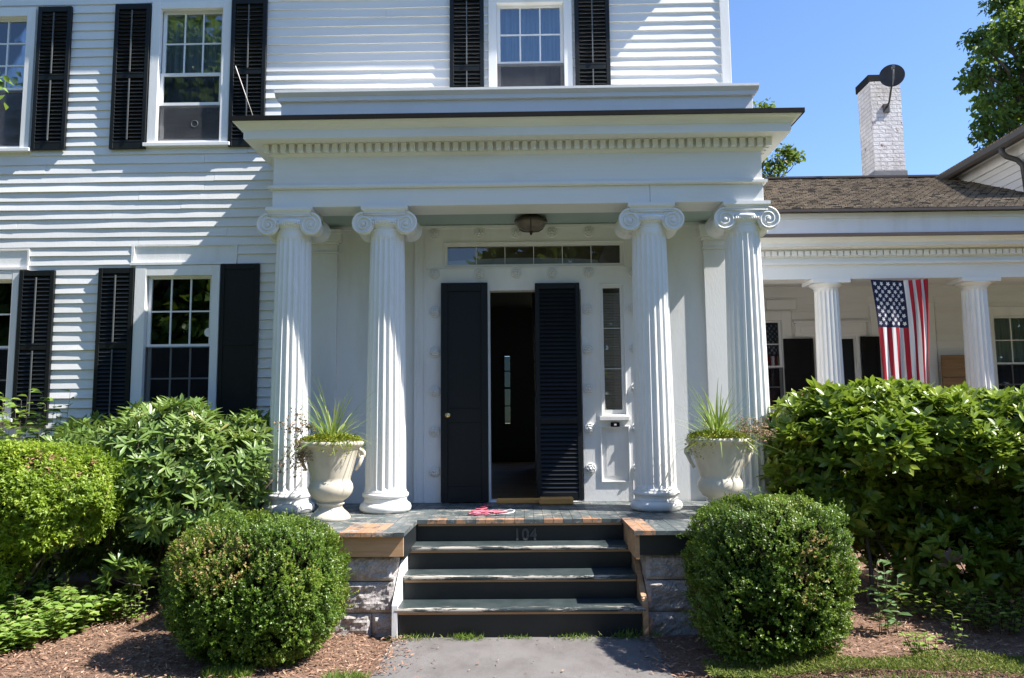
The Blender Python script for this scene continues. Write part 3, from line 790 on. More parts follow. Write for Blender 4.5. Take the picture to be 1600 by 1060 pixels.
make_shutter(-4.485, -4.103, 1.60, 3.275); make_shutter(-3.172, -2.757, 1.60, 3.305, False)
make_shutter(-5.335, -4.958, 1.605, 3.258); make_shutter(-6.68, -6.27, 1.605, 3.25)
make_shutter(-4.438, -4.043, 4.59, 6.25); s_ = make_shutter(-3.138, -2.745, 4.60, 6.29, True, .5, rod=True)
mb = MB(); mb.tube([(-3.07, -0.068, 5.50), (-2.862, -0.078, 4.93)], .005, 6); mb.build('broken_tilt_rod', MT['blind'], s_)
make_shutter(-5.30, -4.925, 4.592, 6.235)
make_shutter(-0.724, -0.349, 4.60, 6.29); make_shutter(0.648, 1.03, 4.60, 6.29)

# door surround, transom, sidelight, bosses
mb = MB()
PAN = (0.85, 1.125, 0.985, 1.535)
holes_wall(mb, -1.058, 1.236, WZ + .003, 3.695, [H_DOOR, (-0.785, 1.122, 3.24, 3.495), (0.865, 1.105, 1.665, 3.03), PAN], -0.035, 0.0)
sur = mb.build('door_surround', MT['white'], house)
mb = MB()
mb.box(-1.10, -1.058, -.05, 0, WZ + .003, 3.695); mb.box(1.236, 1.28, -.05, 0, WZ + .003, 3.695); mb.box(-1.0, -.985, -.045, -.035, WZ + .003, 3.695); mb.box(1.16, 1.172, -.045, -.035, WZ + .003, 1.0)
mb.box(-.985, 1.16, -.043, -.035, 3.215, 3.225); mb.box(-.985, 1.16, -.05, -.035, 3.655, 3.69)
for (a, b, c, d) in ((-0.785, 1.122, 3.24, 3.495), (0.865, 1.105, 1.665, 3.03), PAN):
    e = .014
    mb.box(a - e, a, -.048, -.03, c - e, d + e); mb.box(b, b + e, -.048, -.03, c - e, d + e); mb.box(a, b, -.048, -.03, d, d + e); mb.box(a, b, -.048, -.03, c - e, c)
mb.box(0.83, 1.14, -.085, -.03, 1.605, 1.645)
mb.build('mouldings', MT['white'], sur, bevel=.003)
mb = MB(); mb.box(PAN[0], PAN[1], -.008, -.004, PAN[2], PAN[3]); mb.prism([(PAN[0] + .05, PAN[2] + .05), (PAN[1] - .05, PAN[2] + .05), (PAN[1] - .05, PAN[3] - .05), (PAN[0] + .05, PAN[3] - .05)], -.016, -.008, 'y'); mb.build('raised_panel', MT['white'], sur)
# turned bosses
def boss():
    pr = [(0.056, 0.0), (0.057, 0.016), (0.047, 0.020), (0.041, 0.006), (0.036, 0.030), (0.024, 0.034), (0.018, 0.022), (0.014, 0.042), (0.001, 0.046)]
    b = MB(); seg = 36; vs = []; fs = []
    for r, h in pr:
        for k in range(seg):
            a = 2 * PI * k / seg
            q = 1 + (.16 * math.cos(6 * a) if .02 < r < .045 else 0)
            vs.append((r * q * math.cos(a), -h, r * q * math.sin(a)))
    for i in range(len(pr) - 1):
        for k in range(seg):
            fs.append((i * seg + k, i * seg + (k + 1) % seg, (i + 1) * seg + (k + 1) % seg, (i + 1) * seg + k))
    b.add(vs, fs, True)
    return b
b0 = None
ros = [(x, 3.605) for x in (-0.888, -.41, -0.016, .365, .757, 1.215)] + [(x, 3.165) for x in (-0.887, -.41, -0.016, .36, .748, 1.215)]
for z in (2.762, 2.338, 1.925, 1.51, 1.098):
    ros += [(-0.885, z), (.728, z + .012), (1.212, z + .012)]
for x, z in ros:
    if b0 is None:
        b0 = boss().build('rosette', MT['white'], sur, local=True); o = b0
    else:
        o = b0.copy(); COL.objects.link(o); o.parent = sur
    o.location = Vector((x, -0.035, z)) - ORG[sur.name]
# transom
mb = MB(); a, b, c, d = -0.785, 1.122, 3.24, 3.495
mb.box(a, a + .035, -.022, .03, c, d); mb.box(b - .035, b, -.022, .03, c, d); mb.box(a + .035, b - .035, -.022, .03, d - .03, d); mb.box(a + .035, b - .035, -.022, .03, c, c + .028)
for i in range(1, 6):
    x = a + .035 + (b - a - .07) * i / 6
    mb.box(x - .0035, x + .0035, -.010, .008, c + .028, d - .03)
tr = mb.build('transom', MT['white'], house)
MB().box(a + .03, b - .03, .0, .004, c + .025, d - .025).build('pane', MT['glass_trans'], tr)
mb = MB(); pts = [(a + .03, c + .02)] + [(a + .03 + (b - a - .30) * t, c + .055 + .05 * math.sin(PI * (0.12 + 0.76 * t))) for t in np.linspace(0, 1, 24)] + [(b - .25, c + .02)]
mb.prism(pts, .018, .022, 'y'); mb.build('painted_sky_arch', MT['sky_arch'], tr)  # arched strip drawn in place of a sky reflection in the glass
MB().box(a + .03, b - .03, .026, .029, c + .02, d - .02).build('shade', MT['shade'], tr)
# sidelight
mb = MB(); a, b, c, d = 0.865, 1.105, 1.665, 3.03
mb.box(a, a + .03, -.02, .03, c, d); mb.box(b - .03, b, -.02, .03, c, d); mb.box(a + .03, b - .03, -.02, .03, d - .03, d); mb.box(a + .03, b - .03, -.02, .03, c, c + .05)
for i in range(1, 3):
    z = c + .05 + (d - c - .08) * i / 3
    mb.box(a + .03, b - .03, -.006, .010, z - .003, z + .003)
sl = mb.build('sidelight', MT['white'], house)
MB().box(a + .025, b - .025, .0, .004, c + .04, d - .02).build('pane', MT['glass_trans'], sl)
mb = MB()
for i in range(44):
    z = c + .06 + i * .028
    mb.prism([(.026, z), (.038, z + .0245), (.0395, z + .0235), (.0275, z - .001)], a + .03, b - .03)
mb.build('blind', MT['plastic'], sl)
mb = MB(); mb.prism([(.945, 1.538), (1.035, 1.538), (1.035, 1.585), (.945, 1.585)], -.072, -.035, 'y'); bl = mb.build('doorbell', MT['rubber'], house, bevel=.005)
MB().lathe([(0.001, 0), (.012, 0), (.012, .006), (.001, .006)], seg=12)
mb = MB(); mb.box(.978, 1.002, -.078, -.072, 1.552, 1.572); mb.build('button', MT['plastic'], bl)
# doors
mb = MB(); X0, X1, Z0, Z1 = -0.812, -0.322, WZ + .012, 3.058
mb.box(X0, X0 + .07, -.115, -.075, Z0, Z1); mb.box(X1 - .07, X1, -.115, -.075, Z0, Z1)
for za, zb in ((Z0, Z0 + .16), (1.60, 1.74), (Z1 - .09, Z1)): mb.box(X0 + .07, X1 - .07, -.115, -.075, za, zb)
ld = mb.build('door', MT['doorblack'], house, bevel=.003)
mb = MB(); mb.box(X0 + .07, X1 - .07, -.098, -.082, Z0 + .16, 1.60); mb.box(X0 + .07, X1 - .07, -.098, -.082, 1.74, Z1 - .09); mb.build('panel', MT['doorblack'], ld)
def knobmesh(cx, cz, y):
    pr = [(.028, 0), (.028, .006), (.010, .010), (.010, .03), (.026, .040), (.030, .052), (.024, .064), (.001, .068)]
    b = MB(); seg = 16; vs = []; fs = []
    for r, h in pr:
        for k in range(seg):
            an = 2 * PI * k / seg; vs.append((cx + r * math.cos(an), y - h, cz + r * math.sin(an)))
    for i in range(len(pr) - 1):
        for k in range(seg): fs.append((i * seg + k, i * seg + (k + 1) % seg, (i + 1) * seg + (k + 1) % seg, (i + 1) * seg + k))
    return b.add(vs, fs, True)
knobmesh(-.735, 1.672, -.115).build('knob', MT['brass'], ld)
rd_ = make_shutter(0.175, 0.642, WZ + .02, 3.045, True, .36, -.115, -.075, False, mat='doorblack', tilt=42)
rd_.name = 'louvred_door'
mb = MB(); mb.box(-.33, -.302, -.036, .1, WZ + .004, 3.02); mb.box(-.302, .66, -.036, .1, 2.985, 3.02); mb.box(-.302, .66, -.02, .12, WZ - .002, WZ + .022); mb.build('door_frame', MT['white'], house)

# ================================================================== PORCH
PX = 2.345
porch = thing('columned_porch', 'white portico with four fluted scroll-topped columns sheltering the front door', 'porch', (0, -0.7, 0))
# floor boards
mb = MB(); var = []; rd = random.Random(4)
def flr(x0, x1, y0, y1, v):
    mb.box(x0, x1, y0, y1, WZ - .032, WZ + rd.uniform(-.0012, .0012)); var.extend([v] * 6)
bw = .083
x = -2.45
while x < 2.449:
    x1 = min(x + bw, 2.45)
    flank = x1 <= -.868 or x >= .868
    yf = -2.135 if flank else -1.406
    v = rd.uniform(0, .8); wl = rd.uniform(.05, .24)
    if flank and -1.33 < (x + x1) / 2 < -1.08: flr(x + .0015, x1 - .0015, -2.135, -1.58, .95); flr(x + .0015, x1 - .0015, -1.578, -.02, v)
    elif flank and .86 < (x + x1) / 2 < 1.06: flr(x + .0015, x1 - .0015, -2.135, -1.35, .97); flr(x + .0015, x1 - .0015, -1.348, -.02, v)
    elif (not flank) and (rd.random() < .45 or .5 < x < .68): flr(x + .0015, x1 - .0015, -1.406, -1.406 + wl, .96); flr(x + .0015, x1 - .0015, -1.404 + wl, -.02, v)
    else: flr(x + .0015, x1 - .0015, yf, -.02, v)
    x = x1
mb.build('porch_floor', MT['floor'], porch, var=var)
# nosing edges of bare wood below the floor
mb = MB(); mb.box(-.868, .868, -1.394, -1.370, WZ - .052, WZ - .033); mb.build('floor_nosing', MT['wood'], porch)
# skirt boards
mb = MB(); mb.box(-2.42, -.885, -2.105, -2.075, .59, WZ - .033); mb.build('skirt_board', MT['wood'], porch)
mb = MB(); mb.box(-.915, -.885, -2.074, -1.39, .56, WZ - .033); mb.build('skirt_board', MT['riser'], porch); mb = MB(); mb.box(.915, 2.42, -2.105, -2.075, .59, WZ - .033); mb.build('skirt_board', MT['riser'], porch)
mb = MB(); mb.box(.885, .914, -2.106, -1.39, .56, WZ - .033); mb.build('skirt_board', MT['wood'], porch)
# slanted side boards of the stair well
ph = [(-1.40, .68), (-1.44, .68), (-2.165, .24), (-2.165, 0.0), (-1.40, 0.0)]
mb = MB(); mb.prism(ph, -.958, -.918); mb.build('stair_side_board', MT['white'], porch)
mb = MB(); mb.prism(ph, .918, .958); mb.build('stair_side_board', MT['wood'], porch)
# rough stone piers
def rough_block(mb, x0, x1, y0, y1, z0, z1, seed, amp=.024):
    nx = max(2, int((x1 - x0) / .014)); nz = max(2, int((z1 - z0) / .014))
    def fr(u, v):
        x = x0 + (x1 - x0) * u; z = z0 + (z1 - z0) * v
        e = min(u * (x1 - x0), (1 - u) * (x1 - x0), v * (z1 - z0), (1 - v) * (z1 - z0))
        k = min(1, e / .03)
        h = mnoise.fractal(Vector((x * 7, z * 11, seed)), .75, 2.1, 6)
        return (x, y0 - amp * k * (0.5 + h) + .012 * (1 - k), z)
    mb.grid(fr, nx, nz, False)
    ny = max(2, int((y1 - y0) / .04))
    for xx, sg in ((x0, -1), (x1, 1)):
        mb.grid(lambda u, v: (xx + sg * .006 * mnoise.noise(Vector((u * 9, v * 7, seed))), y0 + .012 + (y1 - y0 - .012) * u, z0 + (z1 - z0) * v), ny, nz, False)
    mb.add([(x0, y0 + .012, z1), (x1, y0 + .012, z1), (x1, y1, z1), (x0, y1, z1)], [(0, 1, 2, 3)])
mb = MB()
for (z0, z1, cuts, sd) in ((.40, .588, (-2.42, -.962), 1), (.165, .392, (-2.42, -1.62, -.965), 2), (-.05, .158, (-2.44, -1.13, -.962), 3)):
    for i in range(len(cuts) - 1):
        rough_block(mb, cuts[i] + .004, cuts[i + 1] - .004, -2.06, -1.2, z0, z1, sd + i * .37)
mb.box(-2.40, -.97, -1.19, 0, -.1, .58); mb.box(-2.40, -.97, -2.03, -1.21, -.1, .583)
mb.build('stone_pier', MT['stone'], porch); mb = MB()
for (z0, z1, cuts, sd) in ((.40, .588, (.962, 2.42), 11), (.165, .392, (.962, 1.5, 2.42), 12), (-.05, .158, (.96, 2.44), 13)):
    for i in range(len(cuts) - 1):
        rough_block(mb, cuts[i] + .004, cuts[i + 1] - .004, -2.06, -1.2, z0, z1, sd + i * .37)
mb.box(.97, 2.40, -1.19, 0, -.1, .58); mb.box(.97, 2.40, -2.03, -1.21, -.1, .583)
mb.build('stone_pier', MT['stone'], porch)

# columns -----------------------------------------------------------
def shaft_mesh():
    b = MB(); nf = 20; per = 8; seg = nf * per
    zs = [0.20, 0.215, 0.235, .5, .9, 1.3, 1.7, 2.1, 2.4, 2.56, 2.585, 2.605, 2.66]
    vs = []
    for z in zs:
        t = (z - .2) / 2.46
        R0 = .192 - .030 * t ** 1.5
        fl = 1.0
        if z < .236: fl = (z - .2) / .035
        if z > 2.56: fl = max(0, (2.605 - z) / .045)
        for k in range(seg):
            a = 2 * PI * k / seg; q = (k % per) / per
            d = 0 if q < .125 else math.sin(PI * (q - .125 + 0.0) / .875) ** .75
            r = R0 - .0185 * d * fl * (1 - .12 * t)
            vs.append((r * math.cos(a), r * math.sin(a), z))
    fs = [(i * seg + k, i * seg + (k + 1) % seg, (i + 1) * seg + (k + 1) % seg, (i + 1) * seg + k) for i in range(len(zs) - 1) for k in range(seg)]
    return b.add(vs, fs, False)
def base_mesh():
    b = MB(); pr = [(.215, 0)]
    def tor(r, z, h, o):  # half-round
        return [(r + o * math.sin(t), z + h * (1 - math.cos(t)) / 2) for t in np.linspace(0, PI, 9)]
    pr += tor(.205, .0, .088, .036) + [(.208, .092), (.200, .105), (.198, .125), (.205, .133)] + tor(.198, .135, .046, .020) + [(.2, .183), (.197, .2)]
    return b.lathe(pr, seg=48)
def capital_mesh():
    b = MB()
    zc = 2.715
    # necking and egg moulding under the scrolls
    b.lathe([(.158, 2.655), (.166, 2.66), (.170, 2.668), (.164, 2.676), (.166, 2.69), (.195, 2.725), (.205, 2.745), (.20, 2.765)], seg=40)
    for sx in (-1, 1):
        cx = sx * .203
        pr = [(.100, -.172), (.104, -.165), (.104, -.15), (.094, -.138), (.084, -.08), (.078, -.02), (.082, -.012), (.082, .012), (.078, .02), (.084, .08), (.094, .138), (.104, .15), (.104, .165), (.100, .172)]
        seg = 32; vs = []; fs = []
        for r, y in pr:
            for k in range(seg):
                a = 2 * PI * k / seg; vs.append((cx + r * math.cos(a), y, zc + r * math.sin(a)))
        for i in range(len(pr) - 1):
            for k in range(seg): fs.append((i * seg + k, i * seg + (k + 1) % seg, (i + 1) * seg + (k + 1) % seg, (i + 1) * seg + k))
        b.add(vs, fs, True)
        for sy in (-1, 1):
            y = sy * .172
            b.add([(cx + .1 * math.cos(2 * PI * k / seg), y, zc + .1 * math.sin(2 * PI * k / seg)) for k in range(seg)], [tuple(range(seg))])
            pts = []; rad = []
            for t in np.linspace(0, 1, 70):
                an = PI / 2 - sx * (2 * PI * 2.4 * t); r = .095 * (1 - t) ** 1.15 + .014
                pts.append((cx + r * math.cos(an), y + sy * .004, zc + r * math.sin(an))); rad.append(.0125 * (1 - .45 * t))
            b.tube(pts, rad, 6)
            b.lathe([(.001, 0)], cap=False) if False else None
            e = [(cx + .02 * math.cos(2 * PI * k / 10), y + sy * .012, zc + .02 * math.sin(2 * PI * k / 10)) for k in range(10)]
            b.add(e + [(cx, y + sy * .02, zc)], [(k, (k + 1) % 10, 10) for k in range(10)], True)
    # channel between the scrolls
    b.box(-.205, .205, -.166, .166, 2.752, 2.815)
    for sy in (-1, 1):
        b.tube([(-.203, sy * .172, 2.806), (.203, sy * .172, 2.806)], .0125, 6)
        b.tube([(-.112, sy * .172, 2.752), (-.06, sy * .176, 2.742), (0, sy * .178, 2.739), (.06, sy * .176, 2.742), (.112, sy * .172, 2.752)], .010, 6)
        for i in range(-5, 6):
            vs = []; cx = i * .021
            for j in range(5):
                t = PI * j / 4
                for k in range(6):
                    a = 2 * PI * k / 6
                    vs.append((cx + .009 * math.sin(t) * math.cos(a), sy * .186 + .012 * math.sin(t) * math.sin(a), 2.722 - .016 * math.cos(t)))
            b.add(vs, [(j * 6 + k, j * 6 + (k + 1) % 6, (j + 1) * 6 + (k + 1) % 6, (j + 1) * 6 + k) for j in range(4) for k in range(6)], True)
    # abacus
    b.box(-.20, .20, -.185, .185, 2.815, 2.835)
    pr = [(.205, 2.835), (.222, 2.852), (.222, 2.884)]
    for (h0, za), (h1, zb) in zip(pr, pr[1:]):
        v = [(sx * h, sy * h * .92, z) for h, z in ((h0, za), (h1, zb)) for sx, sy in ((-1, -1), (1, -1), (1, 1), (-1, 1))]
        b.add(v, [(0, 1, 5, 4), (1, 2, 6, 5), (2, 3, 7, 6), (3, 0, 4, 7)])
    b.add([(-.222, -.204, 2.884), (.222, -.204, 2.884), (.222, .204, 2.884), (-.222, .204, 2.884), ], [(0, 1, 2, 3)])
    b.add([(-.205, -.189, 2.835), (.205, -.189, 2.835), (.205, .189, 2.835), (-.205, .189, 2.835), ], [(3, 2, 1, 0)])
    return b
colm = shaft_mesh().build('column', MT['column'], porch, local=True)
base_mesh().build('base', MT['column'], colm, local=True)
capital_mesh().build('capital', MT['white'], colm, local=True)
CY = -0.76
for i, x in enumerate((-2.175, -1.262, 1.275, 2.175)):
    c = colm if i == 0 else copy_tree(colm, porch)
    c.location = Vector((x, CY, WZ + .001)) - ORG[porch.name]
    c.rotation_euler = (0, 0, 0)

# entablature -------------------------------------------------------
ZA = 3.662
mb = MB(); YF, YB = -.925, -.60
# architrave: front beam and two side beams
mb.box(-PX, 1.268, YF, YB, ZA, 3.835); mb.box(1.2705, PX, YF, YB, ZA, 3.835)
mb.box(-PX, -2.02, YB, 0, ZA, 3.835); mb.box(2.02, PX, YB, 0, ZA, 3.835)
mb.build('architrave', MT['trim'], porch, bevel=.004)
def ring(mb, d, z0, z1, d2=None):
    """a moulding that runs round three sides; d = projection at bottom, d2 at top"""
    d2 = d if d2 is None else d2
    P = lambda d, z: [(-PX - d, .0, z), (-PX - d, YF - d, z), (PX + d, YF - d, z), (PX + d, .0, z)]
    v = P(d, z0) + P(d2, z1) + [(-PX + .1, 0, z0), (-PX + .1, YF + .1, z0), (PX - .1, YF + .1, z0), (PX - .1, 0, z0)] + [(-PX + .1, 0, z1), (-PX + .1, YF + .1, z1), (PX - .1, YF + .1, z1), (PX - .1, 0, z1)]
    f = []
    for i in range(3):
        f += [(i, i + 1, i + 5, i + 4), (i + 8, i + 9, i + 1, i)[::-1], (i + 4, i + 5, i + 13, i + 12)]
    mb.add(v, f)
mb = MB(); ring(mb, .012, 3.835, 3.843, .03); ring(mb, .035, 3.843, 3.868); ring(mb, .018, 3.868, 3.884, .004)
mb.build('taenia', MT['trim'], porch)
mb = MB(); ring(mb, -.004, 3.884, 4.155); ring(mb, .0, 4.155, 4.178, .022); mb.build('frieze', MT['trim'], porch)
mb = MB(); ring(mb, .026, 4.178, 4.272)
x = -PX - .075
pw, gap = .052, .030
n = int((2 * PX + .15) / (pw + gap)); st = (2 * PX + .15 - pw) / (n - 1)
for i in range(n):
    xx = -PX - .075 + i * st
    mb.box(xx, xx + pw, YF - .075, YF - .02, 4.186, 4.262)
for sx in (-1, 1):
    for i in range(1, 11):
        yy = YF - .075 + i * st
        xa, xb = (-PX - .075, -PX - .02) if sx < 0 else (PX + .02, PX + .075)
        mb.box(xa, xb, yy, yy + pw, 4.186, 4.262)
mb.build('dentil_course', MT['trim'], porch)
mb = MB(); ring(mb, .085, 4.272, 4.284); ring(mb, .215, 4.266, 4.345)
cy = [(.215, 4.345), (.228, 4.352), (.235, 4.366), (.258, 4.384), (.286, 4.394), (.296, 4.408)]
for (a, za), (b, zb) in zip(cy, cy[1:]): ring(mb, a, za, zb, b)
mb.build('cornice', MT['trim'], porch)
mb = MB()
a = .313; 
ring(mb, a, 4.408, 4.450)
mb.add([(-PX - a, 0, 4.462), (-PX - a, YF - a, 4.451), (PX + a, YF - a, 4.451), (PX + a, 0, 4.462)], [(0, 1, 2, 3)])
mb.add([(-PX + .05, 0, 4.40), (-PX + .05, YF + .05, 4.40), (PX - .05, YF + .05, 4.40), (PX - .05, 0, 4.40)], [(3, 2, 1, 0)])
mb.build('flat_roof', MT['rubber'], porch)
# parapet box above the roof
mb = MB(); mb.box(-2.32, 2.32, -.80, -.01, 4.455, 4.80)
mb.build('parapet', MT['parapet'], porch, bevel=.003)
mb = MB(); mb.prism([(-.83, 4.80), (-.865, 4.835), (-.865, 4.86), (-.01, 4.885), (-.01, 4.80)], -2.37, 2.37); mb.box(-2.345, 2.345, -.83, -.80, 4.762, 4.80); mb.box(-2.335, 2.335, -.822, -.80, 4.452, 4.49)
mb.build('parapet_cap', MT['parapet'], porch)
# ceiling
mb = MB(); mb.box(-2.05, 2.05, -.62, -.001, 3.70, 3.73); mb.build('porch_ceiling', MT['ceil'], porch)
mb = MB(); mb.box(-2.02, 2.02, -.60, -.575, ZA + .005, 3.70); mb.box(-2.02, 2.02, -.03, -.001, 3.66, 3.699); mb.build('ceiling_moulding', MT['trim'], porch)
# wall pilasters
for xa, xb in ((-2.335, -1.925), (1.965, 2.335)):
    mb = MB(); mb.box(xa, xb, -.045, -.001, WZ + .002, 3.40); mb.box(xa - .01, xb + .01, -.06, -.001, WZ + .002, .95)
    p = mb.build('pilaster', MT['white'], porch, bevel=.004)
    mb = MB(); mb.box(xa - .012, xb + .012, -.062, -.001, 3.40, 3.425); mb.box(xa, xb, -.047, -.001, 3.425, 3.50); mb.box(xa - .02, xb + .02, -.07, -.001, 3.50, 3.53); mb.box(xa - .045, xb + .045, -.10, -.001, 3.53, 3.60); mb.box(xa - .055, xb + .055, -.112, -.001, 3.60, 3.655)
    mb.build('pilaster_cap', MT['white'], p, bevel=.004)

# steps -------------------------------------------------------------
steps = thing('front_steps', 'worn dark green wooden steps numbered 104 up to the porch', 'steps', (0, -1.8, 0))
NO = [(-2.168, .2203), (-1.914, .4049), (-1.660, .5895)]
hw = [.938, .93, .916]
for i, (y, z) in enumerate(NO):
    yb = NO[i + 1][0] + .036 if i < 2 else -1.372
    prof = [(y + .012, z - .032), (y + .003, z - .028), (y, z - .016), (y + .003, z - .005), (y + .012, z), (yb, z + .002), (yb, z - .032)]
    h = hw[i] if i == 0 else .914
    t = MB().prism(prof, -h, h).build('tread', MT['tread'], steps)
    MB().box(-h + .002, h - .002, y + .022, y + .036, z - .050, z - .033).build('cove_moulding', MT['wood'], t)
    zb = NO[i - 1][1] + .0025 if i else -.03
    MB().box(-.912, .912, y + .036, y + .058, zb, z - .0335).build('riser', MT['riser'], steps)
ris = MB().box(-.884, .884, -1.3705, -1.348, .5925, WZ - .034).build('riser', MT['riser'], steps)
fc = bpy.data.curves.new('house_number_text', 'FONT'); fc.body = '104'; fc.size = .135; fc.extrude = .006; fc.align_x = 'CENTER'; fc.space_character = 1.12; fc.offset = .004
to = bpy.data.objects.new('number_tmp', fc); COL.objects.link(to)
dg = bpy.context.evaluated_depsgraph_get(); me = bpy.data.meshes.new_from_object(to.evaluated_get(dg))
bpy.data.objects.remove(to)
me.materials.clear(); me.materials.append(MT['number'])
for v in me.vertices: v.co = Vector((v.co.x * .92 + .048, -1.3785 - v.co.z, v.co.y + .60)) - ORG[steps.name]
no = bpy.data.objects.new('house_number', me); COL.objects.link(no); no.parent = steps

# porch light -------------------------------------------------------
lt = thing('porch_light', 'bronze bowl light fixture under the porch ceiling', 'ceiling light', (.14, -.33, 3.70))
mb = MB(); mb.lathe([(.11, 3.70), (.115, 3.69), (.10, 3.672), (.165, 3.668), (.172, 3.655), (.172, 3.645), (.16, 3.642)], .14, -.33, 32); mb.build('rim', MT['bronze'], lt)
mb = MB(); mb.lathe([(.163, 3.648), (.155, 3.62), (.13, 3.585), (.09, 3.56), (.04, 3.545), (.01, 3.543)], .14, -.33, 32); mb.build('glass_bowl', MT['frost'], lt)
mb = MB(); mb.lathe([(.02, 3.545), (.024, 3.538), (.012, 3.528), (.016, 3.52), (.004, 3.505)], .14, -.33, 14)
for k in range(3):
    an = 2 * PI * k / 3 + .5
    mb.tube([(.14 + r * math.cos(an), -.33 + r * math.sin(an), z) for r, z in ((.166, 3.645), (.158, 3.618), (.133, 3.582), (.092, 3.556), (.02, 3.540))], .006, 6)
mb.build('finial', MT['bronze'], lt)

# ================================================================== SIDE WING
wing = thing('side_wing', 'low white wing with a shingled roof and its own columned porch', 'house wing', (6.0, 4.0, 0))
YW = 3.6
HA = (3.12, 3.99, 1.75, 3.10); HB = (5.44, 6.16, 1.75, 3.20); HC = (7.15, 8.0, 1.75, 3.13); HD = (4.50, 5.06, WZ, 2.80)
mb = MB(); holes_wall(mb, 2.35, 10.5, .4, 4.25, [HA, HB, HC, HD], YW, YW + .1); mb.build('flush_wall', MT['white'], wing)
ex = [(3.0, 4.13, 1.6, 3.36), (4.16, 5.30, .5, 3.06), (5.30, 6.30, 1.6, 3.42), (7.03, 8.1, 1.6, 3.27)]
mb = MB(); clapboards(mb, 2.35, 10.5, .8, 4.2, ex, YW, .115, .015, 5, .5); mb.build('clapboard_siding', MT['clap'], wing)
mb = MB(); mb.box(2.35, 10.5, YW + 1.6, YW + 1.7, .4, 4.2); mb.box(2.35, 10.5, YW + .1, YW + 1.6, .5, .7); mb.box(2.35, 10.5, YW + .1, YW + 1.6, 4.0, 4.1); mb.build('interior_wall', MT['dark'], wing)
for (x0, x1, h, rl) in ((2.99, 4.12, HA, 2.385), (5.32, 6.28, HB, 2.40), (7.04, 8.1, HC, 2.40)):
    make_window(x0, x1, 1.68, h[3] + .13, h, [(rl - .02, h[3] - .004, .03, 3, 2, 'glass'), (h[2] + .004, rl + .02, .06, 3, 2, 'glass_low')], 3, parent=wing, yw=YW, curtain=(1.8, 3.1) if x0 > 7 else None)
mb = MB(); mb.box(3.75, 4.20, YW - .05, YW, 3.25, 3.40); mb.box(4.18, 5.24, YW - .045, YW, 2.83, 3.04); mb.box(4.15, 5.27, YW - .07, YW - .001, 3.04, 3.07); mb.box(4.24, 5.19, YW - .06, YW - .045, 2.88, 2.99); mb.box(5.07, 5.13, YW - .04, YW, WZ, 2.83)
mb.box(4.42, 4.50, YW - .04, YW, WZ, 2.83); mb.build('doorway_trim', MT['white'], wing, bevel=.003)
mb = MB(); mb.box(4.50, 5.06, YW + .03, YW + .07, WZ, 2.80); mb.box(4.58, 4.98, YW + .02, YW + .03, 1.0, 1.7); mb.box(4.58, 4.98, YW + .02, YW + .03, 1.9, 2.7); mb.build('door', MT['doorblack'], wing)
make_shutter(3.97, 4.41, 1.6, 2.80, False, y0=YW - .10, y1=YW - .055, parent=wing, mat='rubber'); make_shutter(5.135, 5.40, 1.6, 2.82, False, y0=YW - .10, y1=YW - .055, parent=wing, mat='rubber')
# wing porch
mb = MB(); mb.box(2.36, 10.4, 1.45, YW - .01, WZ - .05, WZ); mb.build('porch_floor', MT['riser'], wing)
mb = MB(); mb.box(2.36, 10.4, 1.55, 1.7, 0, WZ - .06); mb.build('porch_base', MT['stone'], wing)
mb = MB(); mb.box(2.36, 10.4, 1.60, 1.92, 3.36, 3.545); mb.box(2.36, 10.4, 1.565, 1.93, 3.545, 3.575); mb.box(2.36, 10.4, 1.60, 1.92, 3.575, 3.635); mb.build('architrave', MT['trim'], wing)
mb = MB(); mb.box(2.36, 10.4, 1.58, 1.92, 3.635, 3.735)
for i in range(96): mb.box(2.38 + i * .083, 2.38 + i * .083 + .062, 1.54, 1.58, 3.65, 3.71)
mb.build('dentil_course', MT['trim'], wing)
mb = MB(); mb.prism([(1.92, 3.735), (1.52, 3.735), (1.52, 3.75), (1.43, 3.75), (1.43, 3.79), (1.40, 3.81), (1.37, 3.85), (1.92, 3.85)], 2.36, 10.4); mb.build('cornice', MT['trim'], wing)
mb = MB(); mb.prism([(1.33, 3.85), (1.33, 3.888), (1.78, 3.92), (1.78, 3.85)], 2.36, 10.4); mb.build('porch_roof', MT['brown'], wing)
mb = MB(); mb.box(2.36, 10.4, 1.92, YW - .01, 3.60, 3.64); mb.build('porch_ceiling', MT['trim'], wing)
mb = MB(); mb.box(2.36, 10.4, 1.56, 1.9, 3.895, 4.235); mb.box(2.36, 10.4, 1.545, 1.56, 4.13, 4.2); mb.box(2.36, 10.4, 1.51, 1.56, 4.20, 4.232); mb.box(2.36, 10.4, 1.55, 1.56, 3.93, 3.98); mb.build('frieze', MT['white'], wing)
# roof with separate shingle steps
mb = MB(); y0, z0, y1, z1 = 1.46, 4.238, 4.40, 5.535; nr = 38
for i in range(nr):
    ya = y0 + (y1 - y0) * i / nr; yb = y0 + (y1 - y0) * (i + 1) / nr; za = z0 + (z1 - z0) * i / nr; zb = z0 + (z1 - z0) * (i + 1) / nr
    xs_ = np.arange(2.36, 10.45, .11)
    for xa in xs_:
        t = .010 + random.uniform(0, .010); dy = random.uniform(-.008, .008)
        mb.add([(xa, ya + dy, za), (xa + .106, ya + dy, za), (xa + .106, ya + dy, za + t), (xa, ya + dy, za + t), (xa, yb + .02, zb + .006), (xa + .106, yb + .02, zb + .006)], [(0, 1, 2, 3), (3, 2, 5, 4), (0, 3, 4), (1, 5, 2)])
mb.prism([(1.47, 4.20), (1.47, 4.235), (4.40, 5.53), (7.4, 4.2)], 2.36, 10.5)
mb.build('roof', MT['shingle'], wing)
